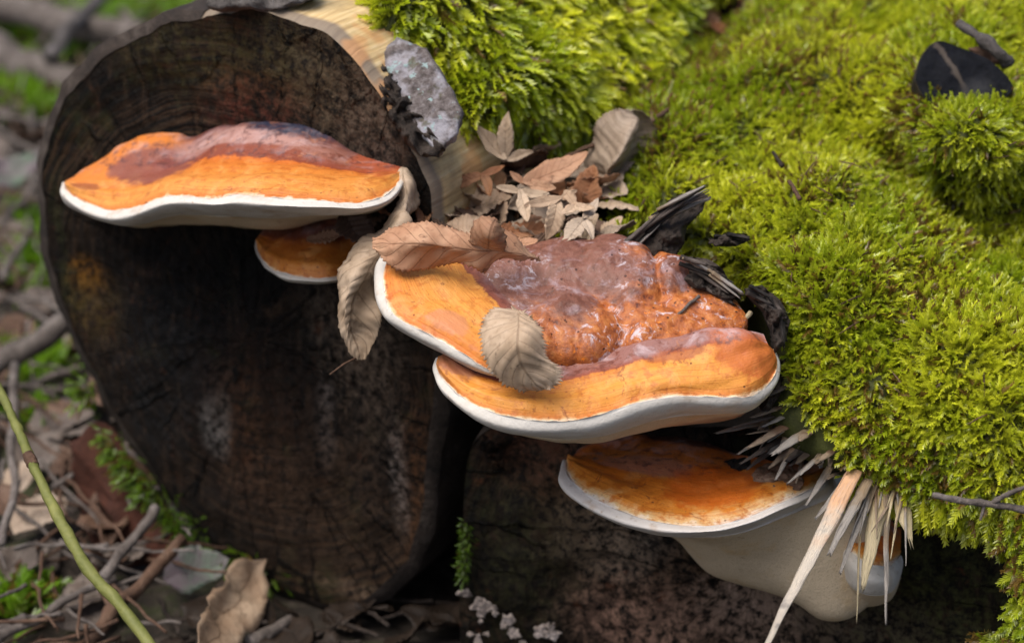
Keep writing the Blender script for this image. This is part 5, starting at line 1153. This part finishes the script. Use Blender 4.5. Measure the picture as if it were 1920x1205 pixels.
for i, (x0, y0, h0, x1, y1, h1, rd_, mt_) in enumerate([(-20, 212, .03, 100, 232, .03, .0036, 'twig'), (-10, 240, .03, 70, 285, .02, .0035, 'twig'), (0, 280, .03, 45, 300, .02, .003, 'twig'), (58, 205, .04, 62, 262, .02, .0036, 'twig'),
        (-10, 440, .02, 75, 330, .04, .0042, 'twig'), (0, 520, .03, 60, 430, .03, .004, 'twig'), (-10, 560, .02, 95, 565, .03, .003, 'twig'), (-10, 545, .03, 110, 615, .02, .0034, 'twig'), (40, 725, .02, 145, 690, .03, .0036, 'twig'),
        (40, 760, .02, 165, 755, .02, .0028, 'twig'), (60, 720, .02, 150, 760, .03, .0024, 'twig'), (30, 690, .06, 15, 1010, .05, .0042, 'twig'), (0, 1195, .02, 215, 1075, .03, .0038, 'twig'), (190, 1085, .03, 298, 950, .05, .0052, 'twig'),
        (160, 1205, .02, 350, 1010, .04, .0058, 'twig_brown'), (100, 915, .03, 205, 850, .04, .0024, 'twig'), (185, 860, .03, 192, 965, .02, .0024, 'twig'), (160, 1040, .02, 330, 1000, .02, .002, 'twig'), (-10, 1190, .02, 45, 1160, .02, .006, 'twig'),
        (470, 1205, .01, 545, 1160, .01, .006, 'twig'), (30, 1060, .02, 120, 980, .02, .0022, 'twig_brown'), (170, 1060, .02, 215, 1150, .02, .003, 'twig_brown'), (330, 70, .05, 20, 330, .02, .0035, 'twig'), (400, 40, .05, 180, 250, .02, .003, 'twig'), (230, 20, .05, 330, 110, .03, .004, 'twig')]):
    rd_ *= 0.72
    gstick(x0, y0, h0, x1, y1, h1, rd_, rd_ * 0.8, mt_, ('grey' if mt_ == 'twig' else 'brown') + ' dry twig lying ' + region((x0 + x1) / 2, (y0 + y1) / 2), 60 + i, 'twigs on the forest floor')
r = np.random.default_rng(91)
for i in range(210):
    x, y = r.uniform(-60, 330), r.uniform(-40, 1210)
    a = r.uniform(0, 3.14); L = r.uniform(70, 260)
    if inside(LEFT_OUT, np.array([[x, y]]))[0]: continue
    gstick(x, y, r.uniform(.005, .045), x + L * math.cos(a), y + 0.6 * L * math.sin(a), r.uniform(.005, .045), .0013, .0007, ['twig', 'twig_brown'][i % 2], ['very thin grey', 'very thin brown'][i % 2] + ' twig ' + region(x, y), 400 + i, 'twigs on the forest floor')
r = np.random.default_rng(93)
for i in range(34):  # dark litter whose colour stands in for the shade at the log's foot
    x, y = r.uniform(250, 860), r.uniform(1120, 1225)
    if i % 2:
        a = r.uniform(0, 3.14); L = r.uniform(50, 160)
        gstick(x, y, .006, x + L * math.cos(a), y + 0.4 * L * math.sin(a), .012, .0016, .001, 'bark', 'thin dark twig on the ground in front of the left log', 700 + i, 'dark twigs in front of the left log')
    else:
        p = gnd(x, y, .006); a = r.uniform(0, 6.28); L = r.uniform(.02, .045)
        o = simple_leaf('leaf', p, p + np.array([math.cos(a), math.sin(a), .15]) * L, L * .3, r.normal(0, .3, 3) + [0, 0, 1], M['lf_shade'], .2, .4, .4, 760 + i, 20, 7)
        tag(o, 'leaf coloured dark as shade on the ground in front of the left log', 'leaf', 'dark leaves in front of the left log')
st = empty('bent_plant_stem', gnd(60, 880)); tag(st, 'smooth yellow-green plant stem arching across the lower left corner', 'plant stem')
tube_child('upper_internode', [(-20, 690, 1.13), (20, 775, 1.09), (58, 862, 1.06)], .0022, .0024, 'stem', st, 7)
tube_child('lower_internode', [(58, 862, 1.06), (105, 960, 1.03), (165, 1065, 1.0), (230, 1140, .98), (300, 1235, .96)], .0026, .0030, 'stem', st, 8, 10)
tube_child('node', [(52, 850, 1.062), (58, 862, 1.06), (64, 874, 1.057)], .0030, .0030, 'twig_brown', st, 9)
sl = lump('bark_slab', np.array([gnd(135, 830, .06), gnd(200, 800, .07), (gnd(255, 890, .05)), gnd(320, 960, .03), gnd(330, 1040, .01), gnd(210, 1060, 0), gnd(160, 990, .01), gnd(140, 900, .03)]), 0.012, M['bark_red'], None, rough=0.25, seed=17, axis=(-0.3, -0.8, 0.5), scale=40)
tag(sl, 'red-brown slab of bark leaning at the foot of the left log', 'bark')
def gleaf(x0, y0, x1, y1, h, wpx, mat, label, seed, group=None, up=(0, -0.3, 1), fold=0.2, curl=0.3):
    a, b = gnd(x0, y0, h), gnd(x1, y1, h + 0.01); d = (a - EYE) @ FWD
    o = simple_leaf('leaf', a, b, wpx * K * d, up, M[mat], fold, curl, 0.3, seed, 30, 9); tag(o, label, 'leaf', group); return o
gleaf(480, 1070, 355, 1260, .02, 55, 'lf_pale', 'whitish leaf standing below the left log at the bottom edge', 1, up=(0.2, -1, 0.5))
gleaf(310, 1085, 430, 1050, .01, 40, 'lf_purple', 'grey-violet leaf in the shade at the foot of the left log', 2, up=(0, -1, .6))
gleaf(-30, 350, 85, 290, .06, 32, 'lf_purple', 'purple-green leaf at the left edge beside the wide bracket', 3, up=(0, -.9, .6))
for i, (x0, y0, x1, y1, wp, mt_) in enumerate([(20, 1000, 130, 930, 50, 'lf_grey'), (30, 870, 120, 820, 45, 'lf_floor'), (60, 800, 180, 790, 40, 'lf_floor'), (0, 1090, 60, 1020, 40, 'lf_floor'), (10, 930, 60, 860, 30, 'lf_grey'), (90, 780, 190, 830, 35, 'lf_floor'), (0, 470, 60, 420, 35, 'lf_floor')]):
    gleaf(x0, y0, x1, y1, .015, wp, mt_, ['greyish dry leaf under the middle of the green stem', 'ashen dry leaf left of the red-brown bark slab', 'greyish dry leaf touching the log above the bark slab', 'grey dry leaf near the lower left corner', 'small grey leaf at the left edge behind the green stem', 'ashen leaf leaning on top of the bark slab', 'grey leaf at the left edge level with the small bracket'][i], 10 + i)
r = np.random.default_rng(17); proto = [None] * 6
for i in range(170):
    x, y = r.uniform(-120, 420), r.uniform(-70, 1230)
    if y > 900 and x > 240: continue
    p = gnd(x, y, r.uniform(0.004, 0.02)); kx = i % 6
    if proto[kx] is None:
        o = simple_leaf('litter_leaf', p, p + [0.05, 0, 0], 0.014, (0, 0, 1), M[['lf_floor', 'lf_floor', 'lf_dark', 'lf_dark', 'lf_floor', 'lf_dark'][kx]], 0.25, 0.4, 0.5, 600 + kx, 18, 7); proto[kx] = o
    else:
        o = proto[kx].copy(); COL.objects.link(o)
    o.location = p; o.rotation_euler = (r.uniform(-.6, .6), r.uniform(-.6, .6), r.uniform(0, 6.28)); sc_v = r.uniform(0.45, 1.05); o.scale = (sc_v,) * 3
    tag(o, ['ashen', 'ashen', 'dark brown', 'dark brown', 'ashen', 'dark brown'][kx] + ' litter leaf ' + region(x, y), 'leaf', 'leaf litter on the forest floor')
# green moss patches on the floor
pts, nrm = [], []
for (x, y, rx, ry, c) in [(70, 180, 60, 30, 900), (30, 150, 60, 40, 700), (270, 20, 120, 25, 900), (60, 680, 45, 30, 600), (70, 480, 50, 60, 500), (90, 790, 60, 20, 250), (30, 1120, 50, 30, 300), (160, 70, 60, 30, 500), (30, 50, 40, 30, 300)]:
    for _ in range(c):
        pts.append(gnd(r.normal(x, rx * .6), r.normal(y, ry * .6), r.uniform(0.0, 0.012))); nrm.append((0, 0, 1.0))
fm = moss_shoots('floor_moss', np.array(pts), np.array(nrm), 0.016, M['moss'], None, 0.2, 0.8, seed=71, colshift=(0.42, 0.70, 0.6)); tag(fm, 'scattered green moss growing on the forest floor behind and beside the left log', 'moss', kind='stuff')
